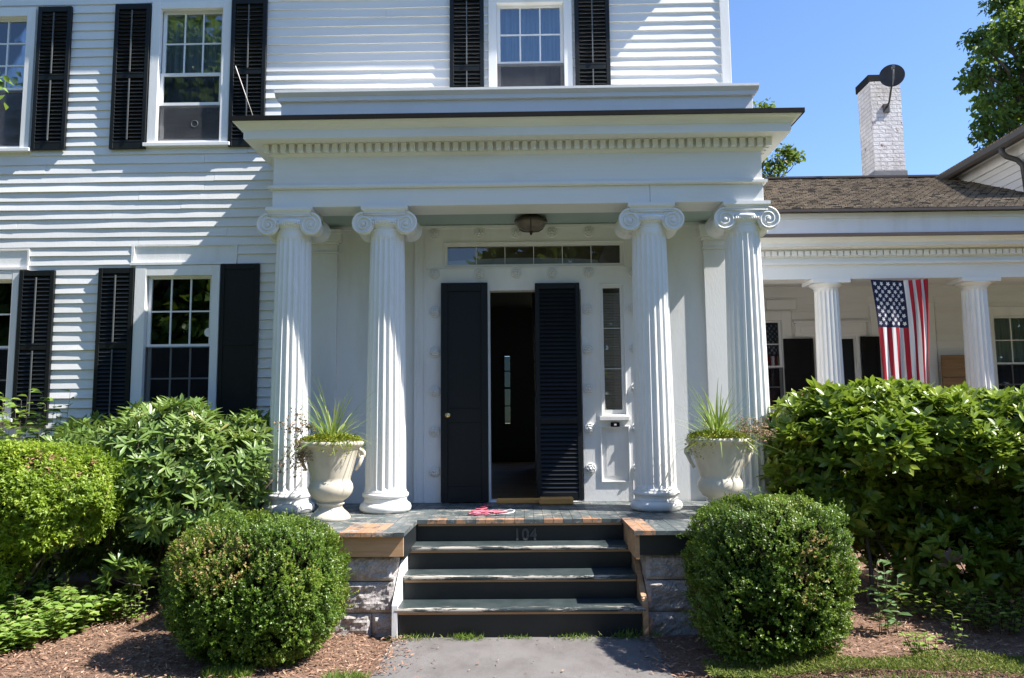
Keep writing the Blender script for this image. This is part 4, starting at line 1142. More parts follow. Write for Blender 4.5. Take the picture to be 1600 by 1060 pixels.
mb = MB(); mb.box(2.36, 10.45, 1.44, 1.475, 4.195, 4.228); mb.build('eave_edge', MT['brown'], wing)
mb = MB(); mb.box(2.36, 10.45, 4.34, 4.46, 5.545, 5.575); mb.build('ridge_cap', MT['brown'], wing)
def small_column(x):
    b = MB(); nf = 18; per = 6; seg = nf * per; vs = []
    zs = [WZ + .12, 1.2, 1.8, 2.4, 3.0, 3.20, 3.235]
    for z in zs:
        t = (z - .9) / 2.3; R0 = .172 - .026 * t; fl = 0 if z > 3.21 else 1
        for k in range(seg):
            a = 2 * PI * k / seg; q = (k % per) / per
            r = R0 - .016 * math.sin(PI * q) * fl
            vs.append((r * math.cos(a), r * math.sin(a), z))
    b.add(vs, [(i * seg + k, i * seg + (k + 1) % seg, (i + 1) * seg + (k + 1) % seg, (i + 1) * seg + k) for i in range(len(zs) - 1) for k in range(seg)])
    c = b.build('column', MT['white'], wing, local=True)
    MB().lathe([(.15, 3.235), (.153, 3.245), (.149, 3.255), (.165, 3.27), (.20, 3.295), (.205, 3.312)], seg=32).box(-.24, .24, -.19, .19, 3.3125, 3.3595).build('capital', MT['white'], c, local=True)
    MB().lathe([(.2, WZ + .001), (.21, WZ + .04), (.2, WZ + .08), (.18, WZ + .09), (.178, WZ + .12)], seg=32).build('base', MT['white'], c, local=True)
    return c
sc_ = small_column(0)
for i, x in enumerate((3.955, 5.84, 7.72)):
    c = sc_ if i == 0 else copy_tree(sc_, wing)
    c.location = Vector((x, 1.77, 0)) - ORG[wing.name]
# chimney with uv-mapped brick
def uv_box(mb_name, x0, x1, y0, y1, z0, z1, mat, parent):
    b = MB().box(x0, x1, y0, y1, z0, z1); o = b.build(mb_name, mat, parent); me = o.data
    uv = me.uv_layers.new(name='UVMap')
    for p in me.polygons:
        for li in p.loop_indices:
            v = me.vertices[me.loops[li].vertex_index].co
            uv.data[li].uv = (v.x, v.z) if abs(p.normal.y) > .5 else ((v.y, v.z) if abs(p.normal.x) > .5 else (v.x, v.y))
    return o
ch = uv_box('chimney', 5.90, 6.40, 4.38, 4.86, 5.0, 7.20, MT['brick'], wing)
MB().box(5.88, 6.42, 4.36, 4.88, 5.5, 5.66).build('flashing', MT['lead'], ch)
MB().box(5.885, 6.40, 4.40, 4.90, 7.202, 7.33).build('cap', MT['rubber'], ch)
# satellite dish
dish = thing('satellite_dish', 'round dark grey satellite dish on an arm on the white chimney', 'satellite dish', (6.15, 4.3, 6.72))
aim = Vector((-.36, -1, .06)).normalized(); sd = aim.cross(Vector((0, 0, 1))).normalized(); up = sd.cross(aim); cen = Vector((6.14, 4.12, 7.17))
mb = MB(); vs = []; rr = (0, .06, .11, .155, .185, .193); seg = 30
for r in rr:
    for k in range(seg):
        a = 2 * PI * k / seg
        vs.append(cen + sd * r * math.cos(a) + up * r * math.sin(a) + aim * (r * r * .9))
fs = [(i * seg + k, i * seg + (k + 1) % seg, (i + 1) * seg + (k + 1) % seg, (i + 1) * seg + k) for i in range(len(rr) - 1) for k in range(seg)]
b_ = len(vs); vs += [v - aim * .008 for v in vs]; fs += [tuple(i + b_ for i in f[::-1]) for f in fs]
mb.add(vs, fs, True); mb.build('reflector', MT['dish'], dish)
mb = MB(); e = cen + aim * .26 + up * .03; mb.tube([cen - up * .18 + aim * .03, cen - up * .13 + aim * .18, e], .011, 6); mb.tube([e - aim * .05, e + aim * .03], .028, 10); mb.build('feed_arm', MT['lead'], dish)
mb = MB(); mb.tube([cen - aim * .01, cen - aim * .05 - up * .1, (6.15, 4.28, 6.80), (6.14, 4.36, 6.74)], .016, 8); mb.box(6.09, 6.19, 4.355, 4.379, 6.66, 6.80); mb.build('mounting_arm', MT['gutter'], dish)
# second block at the right: upper storey with its eave running toward the viewer
blk = thing('gabled_wing', 'white clapboard upper storey with a dark gutter rising at the right edge', 'house wing', (9.5, 5.0, 4))
mb = MB(); mb.box(7.12, 12, 2.1, 9.0, 4.5, 5.52); 
# boards along Y on the left side wall
pt_ = .115
for k in range(9):
    za = 4.5 + k * pt_
    mb.add([(7.119, 2.1, za), (7.119, 9.0, za), (7.106, 9.0, za), (7.106, 2.1, za), (7.118, 9.0, za + pt_), (7.118, 2.1, za + pt_)], [(0, 1, 2, 3), (3, 2, 4, 5)])
mb.build('clapboard_wall', MT['clap'], blk)
mb = MB(); mb.box(6.90, 7.12, 2.0, 9.0, 5.43, 5.46); mb.box(7.085, 7.117, 2.1, 9.0, 5.28, 5.43); mb.build('soffit', MT['white'], blk)
mb = MB(); mb.prism([(6.84, 5.46), (6.84, 5.53), (9.5, 6.9), (12.2, 5.5), (12.2, 5.46)], 1.95, 9.1, 'y'); mb.build('roof', MT['shingle'], blk)
mb = MB(); mb.prism([(6.86, 5.39), (6.92, 5.38), (6.93, 5.50), (6.83, 5.50), (6.835, 5.43)], 1.95, 9.1, 'y'); mb.build('gutter', MT['gutter'], blk)
mb = MB(); mb.tube([(6.88, 2.62, 5.42), (6.88, 2.62, 5.33), (6.92, 2.6, 5.27), (7.04, 2.55, 5.20), (7.08, 2.5, 5.1), (7.085, 2.45, 4.5)], .038, 10); mb.build('downspout', MT['gutter'], blk)

# flag --------------------------------------------------------------
mb = MB(); FW, FH = .76, 1.50
nu, nv = 60, 50
def flagp(u, v):
    # the right part folds back on itself
    ue = u if u < .62 else .62 + (u - .62) * (.80 - .25 * v)
    x = 4.405 + FW * ue * (1 - .06 * v) + .10 * v * (1 - u * .4) + .012 * math.sin(v * 5)
    y = 1.49 - .030 * math.sin(u * 9 + v * 1.2) * (.3 + v) - .022 * math.sin(u * 23 + v * 2.5) * (.25 + .75 * v) - .006 * math.sin(u * 47 + v * 7) - .05 * max(0, u - .6) * math.sin(u * 40 + v * 2) * 1.4
    z = 3.325 - FH * v - .012 * math.sin(u * PI) * (1 - v)
    return (x, y, z)
mb.grid(flagp, nu, nv)
fl = mb.build('flag', MT['flag'])
tag(fl, 'American flag hanging vertically between the two wing porch columns', 'flag')
uv = fl.data.uv_layers.new(name='UVMap')
vi = np.zeros(len(fl.data.loops), dtype=np.int32); fl.data.loops.foreach_get('vertex_index', vi)
uv.data.foreach_set('uv', np.stack([(vi % (nu + 1)) / nu, (vi // (nu + 1)) / nv], 1).astype(np.float32).ravel())

# wooden panel on the wing wall
bp = thing('plank_panel', 'brown plank panel leaning on the wing wall beside the right column', 'wood panel', (6.5, 3.45, WZ))
mb = MB(); rd = random.Random(3)
for i in range(9): mb.box(6.27, 6.80, 3.43 + rd.uniform(0, .012), 3.46, 1.0 + i * .17, 1.0 + i * .17 + .163)
mb.build('planks', MT['plank'], bp)
mb = MB(); mb.box(6.30, 6.36, 3.461, 3.50, WZ, 2.5); mb.box(6.70, 6.76, 3.461, 3.50, WZ, 2.5); mb.build('battens', MT['wood'], bp)

# ================================================================== SMALL THINGS ON THE PORCH
def make_urn(x, y, label):
    u = thing('urn', label, 'planter', (x, y, WZ), 'urns flanking the steps')
    pr = [(.165, 0), (.172, .012), (.168, .03), (.150, .055), (.115, .085), (.100, .11), (.104, .125), (.12, .135), (.118, .145), (.105, .15), (.112, .16), (.150, .185), (.182, .225), (.192, .265), (.186, .30), (.172, .325), (.166, .337), (.172, .36), (.192, .43), (.216, .52), (.236, .59), (.240, .60), (.243, .615), (.262, .625), (.275, .64), (.278, .655), (.272, .668), (.25, .672), (.235, .66), (.225, .62)]
    MB().lathe([(r, z + WZ + .001) for r, z in pr], x, y, 48, cap=False).build('bowl', MT['urn'], u)
    MB().lathe([(.001, WZ + .622), (.23, WZ + .622)], x, y, 24, cap=False).build('soil', MT['mulch'], u)
    for sx in (-1, 1):
        pts = []
        for t in np.linspace(0, 1, 22):
            an = R(100) - t * R(420); r = .036 * (1 - .62 * t)
            pts.append((x + sx * (.240 + .022 + r * math.cos(an) * .8), y, WZ + .555 + r * math.sin(an)))
        b = MB(); b.tube([(x + sx * .235, y, WZ + .618)] + pts, [.017] * 6 + [.015] * 17, 8); b.tube([(x + sx * .278, y, WZ + .55), (x + sx * .246, y, WZ + .47), (x + sx * .215, y, WZ + .42)], [.018, .016, .01], 8)
        b.build('handle', MT['urn'], u)
    return u
make_urn(-1.64, -1.32, 'cream stone urn standing left of the steps'); make_urn(1.735, -1.32, 'grey shaded stone urn standing right of the steps behind a round bush')
def urn_plants(x, y, side, nsp, h, l1, l2, l3, sd):
    r = np.random.default_rng(sd); z = WZ + .64
    # blades
    t = thing('spike_plant', l1, 'plant', (x, y, z))
    n = nsp; a = r.uniform(0, 6.28, n); el = r.uniform(.15, 1.35, n); V = []; F = []; var = []
    mb = MB()
    for i in range(n):
        d = Vector((math.cos(a[i]) * math.cos(el[i]), math.sin(a[i]) * math.cos(el[i]), math.sin(el[i])))
        L = h * r.uniform(.55, 1.1); p = Vector((x + r.normal(0, .02), y + r.normal(0, .02), z - .02)); sdv = d.cross(Vector((0, 0, 1))).normalized(); w_ = r.uniform(.0045, .0085)
        row = []
        for k in range(8):
            row.append((p.copy(), w_ * (1 - (k / 7) ** 2) + .0008)); p = p + d * (L / 7); d = (d + Vector((0, 0, -.10 - .06 * r.random()))).normalized()
        vs = []
        for q, ww in row: vs += [q - sdv * ww, q + sdv * ww]
        mb.add(vs, [(2 * k, 2 * k + 1, 2 * k + 3, 2 * k + 2) for k in range(7)], True); var += [r.random()] * 7
    mb.build('blades', MT['spike'], t, var=var)
    # creeping mat
    n = 3000; ang = r.uniform(0, 6.28, n); rr = .29 * np.sqrt(r.uniform(0, 1, n)); rr = rr * (1 + .12 * np.sin(ang * 3 + sd))
    P = np.stack([x + rr * np.cos(ang), y + rr * np.sin(ang), z + .015 + .05 * (1 - (rr / .3) ** 2) + r.uniform(0, .035, n) - np.maximum(0, rr - .25) * r.uniform(0, 2.6, n)], 1)
    D = rand_dirs(n); D[:, 2] = np.abs(D[:, 2]) * .8 + .1
    mat_ = leaf_mesh('creeping_plant', P, D, rand_dirs(n) + np.array([0, 0, 1.2]), r.uniform(.012, .032, n), r.uniform(.008, .018, n), MT['jenny'])
    tag(mat_, l2, 'plant')
    # dried flower stems
    t = thing('dried_flowers', l3, 'plant', (x, y, z)); mb = MB(); tips = []
    for i in range(20 if side[1] > .5 else 13):
        a0 = side[0] + r.normal(0, .75); reach = r.uniform(.16, .42); drop = r.uniform(-.16, .42) * side[1]
        p0 = Vector((x + .15 * math.cos(a0), y + .15 * math.sin(a0), z)); p3 = Vector((x + (.18 + reach * .65) * math.cos(a0), y - .05 + (.1 + reach * .5) * math.sin(a0), z + .14 - drop))
        p1 = p0 + Vector((0, 0, .12)) + (p3 - p0) * .3
        pts = [p0.lerp(p1, s_) .lerp(p1.lerp(p3, s_), s_) for s_ in np.linspace(0, 1, 7)]
        mb.tube(pts, .0015, 4); tips += [pts[-1], pts[-2], pts[-3].lerp(pts[-2], .5)]
    mb.build('stems', MT['bark'], t)
    T = np.repeat(np.array([tuple(p) for p in tips]), 16, axis=0); n = len(T); T = T + r.normal(0, .024, (n, 3))
    leaf_mesh('flower_heads', T, rand_dirs(n), rand_dirs(n), r.uniform(.014, .036, n), r.uniform(.008, .02, n), MT['dried'], t)
urn_plants(-1.64, -1.32, (PI, 1.0), 110, .66, 'spiky grass growing in the left urn', 'yellow green moss-like plant spilling over the left urn rim', 'dried brown flowers trailing over the side of the left urn', 5)
urn_plants(1.735, -1.32, (.2, .25), 150, .60, 'dense spiky grass growing in the right urn', 'yellow green moss-like plant covering the right urn top', 'thin dried stems arching out of the right urn', 9)
# tangled cord at the top of the steps
rp = thing('tangled_cord', 'pink cord heap with a white loop at the porch edge above the steps', 'cord', (-.27, -1.12, WZ)); rr = random.Random(8)
pts = []
for i in range(46):
    a = i * .75; pts.append((-.29 + (.05 + .06 * rr.random()) * math.cos(a) * 1.6, -1.13 + .05 * math.sin(a) * (.6 + .6 * rr.random()), WZ + .012 + .030 * rr.random()))
MB().tube(pts, .0055, 7).build('coil', MT['pink'], rp)
MB().tube([(-.20, -1.12, WZ + .02), (-.14, -1.11, WZ + .035), (-.08, -1.12, WZ + .05), (-.045, -1.14, WZ + .045), (-.06, -1.165, WZ + .03), (-.12, -1.17, WZ + .02), (-.19, -1.16, WZ + .015)], .006, 8).build('white_loop', MT['plastic'], rp)
pts = [(-.36, -1.08, WZ + .012)]
for i in range(22): pts.append((-.42 + .045 * math.sin(i * 1.1) + .005 * i, -1.05 + .028 * i, WZ + .012 + .012 * rr.random()))
MB().tube(pts, .006, 7).build('trailing_cord', MT['red'], rp)
mb = MB(); mb.box(-.24, .40, -.20, -.13, WZ + .003, WZ + .055); mb.build('wood_strip', MT['orange'], bevel=.008)
tag(bpy.data.objects['wood_strip'], 'orange timber strip lying on the floor before the doorway', 'timber')
mb = MB(); mb.box(.19, .53, -.34, -.225, WZ + .003, WZ + .075); mb.build('wood_block', MT['orange'], bevel=.012)
tag(bpy.data.objects['wood_block'], 'short thick yellow orange block lying in the sun by the louvred door', 'block')

# ================================================================== SHRUBS
def ellipsoid_pts(n, c, rad, seed, power=2.6, zmin=-1.0, lump=.06, lscale=5.0):
    """points and outward normals on a lumpy rounded-box surface"""
    r = np.random.default_rng(seed); d = unit(r.normal(size=(n * 2, 3))); d = d[d[:, 2] > zmin][:n]
    k = (np.abs(d[:, 0]) ** power + np.abs(d[:, 1]) ** power + np.abs(d[:, 2]) ** power) ** (-1 / power)
    q = d * k[:, None]
    nz = noise_fast(q * np.array(rad), lscale, seed) * lump + noise_fast(q * np.array(rad), lscale * 3.2, seed + 1) * lump * .5
    P = np.array(c) + q * np.array(rad) * (1 + nz)[:, None]
    Nn = unit(d / np.array(rad))
    return P, Nn
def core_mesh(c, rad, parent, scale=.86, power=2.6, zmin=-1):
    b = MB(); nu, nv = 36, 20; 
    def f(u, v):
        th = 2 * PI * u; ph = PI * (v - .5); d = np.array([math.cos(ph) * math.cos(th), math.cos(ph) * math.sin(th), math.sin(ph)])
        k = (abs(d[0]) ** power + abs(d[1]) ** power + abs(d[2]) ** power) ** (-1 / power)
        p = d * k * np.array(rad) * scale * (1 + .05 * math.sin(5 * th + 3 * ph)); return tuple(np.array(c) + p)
    b.grid(f, nu, nv); return b.build('dark_core', MT['core'], parent)  # opaque filler; its darkness paints the bush's inner shade
def boxwood(c, rad, label, seed, n_sprig, taper=0.0, power=2.5):
    t = thing('boxwood_bush', label, 'bush', (c[0], c[1], 0), 'clipped round bushes beside the steps')
    P, Nn = ellipsoid_pts(n_sprig, c, rad, seed, power, -.9, .065, 2.6)
    r = np.random.default_rng(seed + 3)
    def tap(P):
        zz = (P[:, 2] - c[2]) / rad[2]; f = 1 - taper * np.clip(-zz, 0, 1) ** 1.5
        P = P.copy(); P[:, 0] = c[0] + (P[:, 0] - c[0]) * f; P[:, 1] = c[1] + (P[:, 1] - c[1]) * f; return P
    depth = r.exponential(.024, len(P)) - (r.random(len(P)) < .035) * r.uniform(.02, .07, len(P)); P = tap(P) - Nn * depth[:, None]
    # sparse hollows
    hole = noise_fast(P, 11.0, seed + 7)
    P = P - Nn * (np.clip(hole - .22, 0, 1) * .12 + np.clip(noise_fast(P, 24.0, seed + 17), 0, 1) * .075)[:, None]
    ax = unit(Nn * .8 + np.array([0, 0, .55]) + r.normal(0, .35, (len(P), 3)))
    k = 11; n = len(P) * k
    j = np.tile(np.arange(k), len(P)) / k
    A = np.repeat(ax, k, 0); B = np.repeat(P, k, 0) + A * (j * .052 - .02)[:, None]
    rd = r.normal(size=(n, 3)); rd = unit(rd - A * np.sum(rd * A, 1)[:, None])
    D = unit(rd + A * .75); N = unit(A * .9 - rd * .3 + r.normal(0, .25, (n, 3)))
    tone = noise_fast(P, 6, seed + 5); old = (noise_fast(P, 3.2, seed + 8) > .62) & (r.random(len(P)) < .5)
    var = np.repeat(np.clip(.26 + .20 * tone + r.normal(0, .13, len(P)), 0, .6) + old * .42, k) + j * .30 + r.normal(0, .06, n)  # tips toned paler: new growth, with sunlit brightness put into the colour
    leaf_mesh('foliage', B, D, N, r.uniform(.012, .020, n), r.uniform(.008, .012, n), MT['box'], t, 'oval', var, .05)
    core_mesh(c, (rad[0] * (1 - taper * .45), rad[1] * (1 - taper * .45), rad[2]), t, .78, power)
    return t
boxwood((-1.80, -2.62, .46), (.575, .55, .50), 'clipped boxwood globe left of the steps, slightly lopsided', 21, 12500, .22, 3.0)
boxwood((1.735, -2.62, .53), (.505, .50, .545), 'clipped boxwood dome right of the steps, in front of the grey urn', 33, 12000, .05, 3.3)

def azalea():
    blobs = [((-4.22, -1.95, 1.06), (1.02, .62, .43)), ((-4.50, -1.98, .66), (.66, .58, .54)), ((-3.80, -1.92, .93), (.56, .50, .34))]
    t = thing('azalea_bush', 'broad yellow green azalea bush at the left edge', 'bush', (-4.35, -1.85, 0))
    r = np.random.default_rng(52); Ps = []; Ns = []
    for bi, (c, rad) in enumerate(blobs):
        P, Nn = ellipsoid_pts((8200, 4600, 2800)[bi], c, rad, 51 + bi, 2.3, -.80, .09, 2.6)
        P = P - Nn * r.exponential(.03, len(P))[:, None]; Ps.append(P); Ns.append(Nn)
    P = np.concatenate(Ps); Nn = np.concatenate(Ns); ok = np.ones(len(P), bool)
    for c, rad in blobs: ok &= ((((P - np.array(c)) / np.array(rad)) ** 2).sum(1) > .5)
    P = P[ok]; Nn = Nn[ok]
    hole = noise_fast(P, 7.0, 77); P = P - Nn * (np.clip(hole - .3, 0, 1) * .10)[:, None]
    k = 9; n = len(P) * k
    ax = unit(Nn * .7 + np.array([0, 0, .7]) + r.normal(0, .35, (len(P), 3)))
    A = np.repeat(ax, k, 0); rd = r.normal(size=(n, 3)); rd = unit(rd - A * np.sum(rd * A, 1)[:, None])
    B = np.repeat(P, k, 0) + A * r.uniform(-.02, .035, (n, 1))
    D = unit(rd + A * .6); N = unit(A - rd * .3 + r.normal(0, .2, (n, 3)))
    dead = (noise_fast(P, 5, 3) > .5) & (r.random(len(P)) < .5)
    var = np.repeat(np.clip(.45 + .2 * noise_fast(P, 4, 5) + r.normal(0, .14, len(P)), 0, .84) + dead * .38, k) + r.normal(0, .05, n)
    leaf_mesh('foliage', B, D, N, r.uniform(.020, .038, n), r.uniform(.010, .016, n), MT['azalea'], t, 'oval', var, .1)
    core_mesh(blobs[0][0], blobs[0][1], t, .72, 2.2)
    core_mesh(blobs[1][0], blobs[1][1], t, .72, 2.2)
    mb = MB(); c = (-4.35, -1.85, .8)
    for i in range(9):
        a = i * .9; branch(mb, (c[0] + .2 * math.cos(a), c[1] + .12 * math.sin(a), -.03), (c[0] + .7 * math.cos(a), c[1] + .45 * math.sin(a), .85), .02, .008, .05, 5, i)
    mb.build('stem', MT['bark'], t)
azalea()

def whorl_shrub(name, label, cat, blobs, nwh, mat, seed, leafL=(.09, .15), leafW=.30, stems=(), zcut=.25, group=None, k=9, up=.55, inner=.42, lump=.16, tl=(.15, 1.05)):
    """shrub of leaf whorls on the ends of twigs spread over several lobes"""
    base = blobs[0][0]
    t = thing(name, label, cat, (base[0], base[1], 0), group)
    r = np.random.default_rng(seed); Ps = []; Ns = []
    tot = sum(b[1][0] * b[1][1] + b[1][0] * b[1][2] for b in blobs)
    for bi, (c, rad) in enumerate(blobs):
        n = int(nwh * (rad[0] * rad[1] + rad[0] * rad[2]) / tot)
        P, N = ellipsoid_pts(n, c, rad, seed + bi, 2.2, -.75, lump, 3.0)
        dpt = np.where(r.random(len(P)) < inner, r.uniform(.1, .45, len(P)), r.exponential(.04, len(P)))
        Ps.append(np.array(c) + (P - np.array(c)) * (1 - dpt)[:, None]); Ns.append(N)
    P = np.concatenate(Ps); Nn = np.concatenate(Ns)
    ok = np.ones(len(P), bool)
    for bi, (c, rad) in enumerate(blobs):
        q = (P - np.array(c)) / np.array(rad); ok &= ~((q ** 2).sum(1) < .35)
    P = P[ok & (P[:, 2] > zcut)]; Nn = Nn[ok & (np.concatenate(Ps)[:, 2] > zcut)]
    ax = unit(Nn * .75 + np.array([0, 0, up]) + r.normal(0, .30, (len(P), 3)))
    kk = r.integers(k - 3, k + 3, len(P)); idx = np.repeat(np.arange(len(P)), kk); n = len(idx)
    A = ax[idx]; off = np.concatenate([np.arange(q) / q for q in kk]); a = off * 6.283 + r.uniform(0, 6.28, len(P))[idx] + r.normal(0, .25, n)
    ref = np.where(np.abs(A[:, [2]]) < .9, np.array([[0, 0, 1.0]]), np.array([[1.0, 0, 0]])); U = unit(np.cross(A, ref)); V = np.cross(A, U)
    rdv = U * np.cos(a)[:, None] + V * np.sin(a)[:, None]
    tilt = r.uniform(*tl, n)[:, None]
    D = unit(rdv + A * tilt); N = unit(A - rdv * tilt + r.normal(0, .12, (n, 3)))
    L = r.uniform(*leafL, n) * r.uniform(.8, 1.15, len(P))[idx]
    B = P[idx] - A * r.uniform(0, .03, n)[:, None]
    tone = noise_fast(P, 3.5, seed + 5)
    var = (np.clip(.46 + .20 * tone + r.normal(0, .10, len(P)), 0, .86) + (r.random(len(P)) < .04) * .3)[idx] + r.normal(0, .07, n)
    leaf_mesh('foliage', B, D, N, L, L * leafW * r.uniform(.8, 1.2, n), mat, t, 'long', var, r.uniform(.02, .24, n).reshape(-1, 1))
    mb = MB()
    for i, (p0, p1) in enumerate(stems):
        branch(mb, p0, p1, .022, .009, .06, 6, seed + i)
    # twigs to a share of the whorls
    for i in range(0, len(P), 9):
        q = P[i] - ax[i] * .22 - Nn[i] * .12
        mb.tube([tuple(q), tuple((q + P[i]) / 2 + r.normal(0, .01, 3)), tuple(P[i])], [.006, .005, .004], 5)
    mb.build('stem', MT['bark'], t)
    return t
st = [((-3.3 + .12 * i, -1.0 + .06 * (i % 3), -.05), (-3.9 + .42 * i, -1.3 + .2 * (i % 3), 1.1)) for i in range(5)]
whorl_shrub('rhododendron', 'rhododendron with long pale green whorled leaves under the left window', 'shrub',
            [((-3.2, -1.08, 1.34), (.72, .62, .40)), ((-3.78, -.85, 1.33), (.52, .48, .30)), ((-4.1, -.70, 1.42), (.36, .34, .22)), ((-2.70, -1.15, 1.18), (.46, .52, .40)), ((-3.35, -.80, 1.62), (.34, .36, .20)), ((-2.55, -.85, 1.52), (.24, .28, .18)), ((-2.9, -1.52, .86), (.40, .26, .20)), ((-3.2, -1.75, .40), (.15, .12, .10)), ((-3.2, -.50, .60), (1.0, .38, .62)), ((-4.1, -.75, .60), (.62, .40, .55))], 2500, MT['rhodo'], 61, (.095, .15), .215, st)
st = [((2.95 + .15 * i, -1.35 + .1 * (i % 2), -.05), (2.6 + .33 * i, -1.1 + .2 * (i % 3), 1.15)) for i in range(5)]
whorl_shrub('hedge_shrub', 'tall glossy leaved hedge shrub beside the right porch column', 'shrub',
            [((2.98, -1.05, 1.44), (.70, .64, .38)), ((2.74, -1.15, 1.70), (.22, .28, .16)), ((3.14, -1.05, 1.75), (.28, .32, .14)), ((3.64, -1.1, 1.66), (.24, .3, .17)), ((2.50, -1.05, 1.26), (.26, .34, .26)), ((3.05, -1.62, 1.38), (.30, .16, .20)), ((3.50, -1.05, 1.46), (.58, .64, .42)), ((2.72, -1.0, 1.12), (.50, .50, .42)), ((2.62, -.85, .82), (.40, .40, .40)), ((3.2, -.45, .72), (1.0, .42, .66)), ((3.25, -.80, .92), (.75, .42, .48))], 3300, MT['rhodo2'], 71, (.085, .14), .35, st, .42, 'hedge shrubs along the wing', up=1.0, tl=(.3, 1.4))
st = [((4.25 + .18 * i, -1.2 + .1 * (i % 2), -.05), (3.9 + .36 * i, -1.2 + .2 * (i % 3), 1.1)) for i in range(6)]
whorl_shrub('hedge_shrub', 'broad glossy leaved hedge shrub running out at the right edge', 'shrub',
            [((4.30, -1.05, 1.38), (.80, .66, .42)), ((4.06, -1.1, 1.68), (.24, .3, .16)), ((4.58, -1.15, 1.62), (.30, .34, .18)), ((3.95, -1.60, 1.25), (.30, .18, .22)), ((4.45, -1.66, 1.10), (.26, .18, .24)), ((5.1, -1.05, 1.4), (.7, .66, .46)), ((4.05, -.90, .95), (.70, .44, .50)), ((4.6, -1.1, .85), (.6, .5, .6)), ((4.4, -.35, .7), (1.2, .42, .66)), ((3.85, -1.25, .40), (.62, .42, .36))], 3700, MT['rhodo2'], 83, (.085, .14), .35, st, .12, 'hedge shrubs along the wing', up=1.0, tl=(.3, 1.4))

st = [((4.75 + .15 * i, -2.2 + .1 * (i % 2), -.05), (4.45 + .3 * i, -2.2 + .2 * (i % 3), .9)) for i in range(4)]
whorl_shrub('hedge_shrub', 'nearest hedge shrub, cut off by the right edge in front of the others', 'shrub',
            [((5.05, -2.75, 1.05), (.95, .68, .95)), ((4.42, -2.15, .85), (.50, .50, .66))], 2300, MT['rhodo2'], 97, (.085, .14), .35, st, .05, 'hedge shrubs along the wing')

def leafy_plant(name, label, cat, c, rad, h, nst, nl, mat, seed, L=(.03, .06), wr=.6, group=None):
    """low plant: thin stems with leaves up their length"""
    t = thing(name, label, cat, (c[0], c[1], 0), group); r = np.random.default_rng(seed); mb = MB(); B = []; D = []; N = []
    for i in range(nst):
        a = r.uniform(0, 6.28); q = rad * math.sqrt(r.random())
        x, y = c[0] + q * math.cos(a) * .8, c[1] + q * math.sin(a) * .6; z0 = mound(x, y) - .01
        top = Vector((c[0] + q * math.cos(a) * 1.15 + r.normal(0, .02), c[1] + q * math.sin(a) * .9 + r.normal(0, .02), z0 + h * r.uniform(.6, 1.1)))
        p0 = Vector((x, y, z0)); mb.tube([p0, p0.lerp(top, .5) + Vector((0, 0, .02)), top], [.0028, .0022, .0015], 4)
        for j in range(nl):
            s = (j + 1) / nl; p = p0.lerp(top, s); an = j * 2.4 + r.uniform(0, .6)
            d = Vector((math.cos(an), math.sin(an), .35)); B.append(p); D.append(d); N.append((-.3 * math.cos(an), -.3 * math.sin(an), 1))
    B = np.array([tuple(p) for p in B]); D = np.array([tuple(p) for p in D]); N = np.array(N); n = len(B)
    N = N + r.normal(0, .25, (n, 3)); LL = r.uniform(*L, n)
    leaf_mesh('foliage', B, D, N, LL, LL * wr, mat, t, 'long', r.random(n), .25)
    mb.build('stem', MT['bark'], t)
    return t
covers = [((-4.15, -2.50), .36, .24, 80), ((-3.95, -1.95), .38, .30, 85), ((-3.62, -2.12), .34, .24, 75), ((-3.50, -1.72), .30, .24, 60), ((-3.72, -2.52), .28, .18, 60)]
labs = ['leafy light green ground cover in the bottom left corner of the bed', 'leafy light green ground cover under the azalea', 'light green ground cover clump in the middle of the left bed', 'light green ground cover clump nearest the rhododendron', 'low light green ground cover clump nearest the lawn on the left']
for (c, rad, h, ns), lb in zip(covers, labs):
    leafy_plant('ground_cover_plant', lb, 'plant', c, rad, h, ns, 13, MT['cover'], int(c[0] * -100), (.045, .08), .72, 'ground cover in the left bed')
leafy_plant('seedling', 'upright light green seedling in the mulch left of the boxwood globe', 'plant', (-3.10, -1.75), .10, .30, 9, 9, MT['cover'], 7, (.035, .06), .6, 'seedlings in the mulch')
leafy_plant('seedling', 'tiny seedling in the mulch close behind the boxwood globe', 'plant', (-2.72, -1.72), .06, .22, 4, 6, MT['cover'], 8, (.04, .065), .6, 'seedlings in the mulch')
leafy_plant('pokeweed', 'pale green pointed leaved weed beside the boxwood dome', 'plant', (2.66, -2.15), .18, .52, 6, 9, MT['pale'], 9, (.09, .13), .42)
leafy_plant('seedling', 'bushy light green seedling in the right bed near the lawn', 'plant', (2.66, -2.80), .09, .20, 10, 8, MT['cover'], 10, (.035, .06), .6, 'seedlings in the mulch')
leafy_plant('seedling', 'thin tall seedling right of the bushy one in the right bed', 'plant', (2.98, -2.62), .05, .30, 3, 7, MT['cover'], 12, (.035, .055), .6, 'seedlings in the mulch')
leafy_plant('climbing_vine', 'light green vine against the house wall at the left edge', 'plant', (-4.85, -.55), .42, 1.74, 60, 26, MT['cover'], 14, (.07, .115), .8)
# dark ground ivy below the hedge
leafy_plant('shade_plant', 'dark low plants in the shade under the hedge', 'plant', (3.85, -1.75), .90, .26, 170, 9, MT['rhodo2'], 15, (.04, .07), .5)

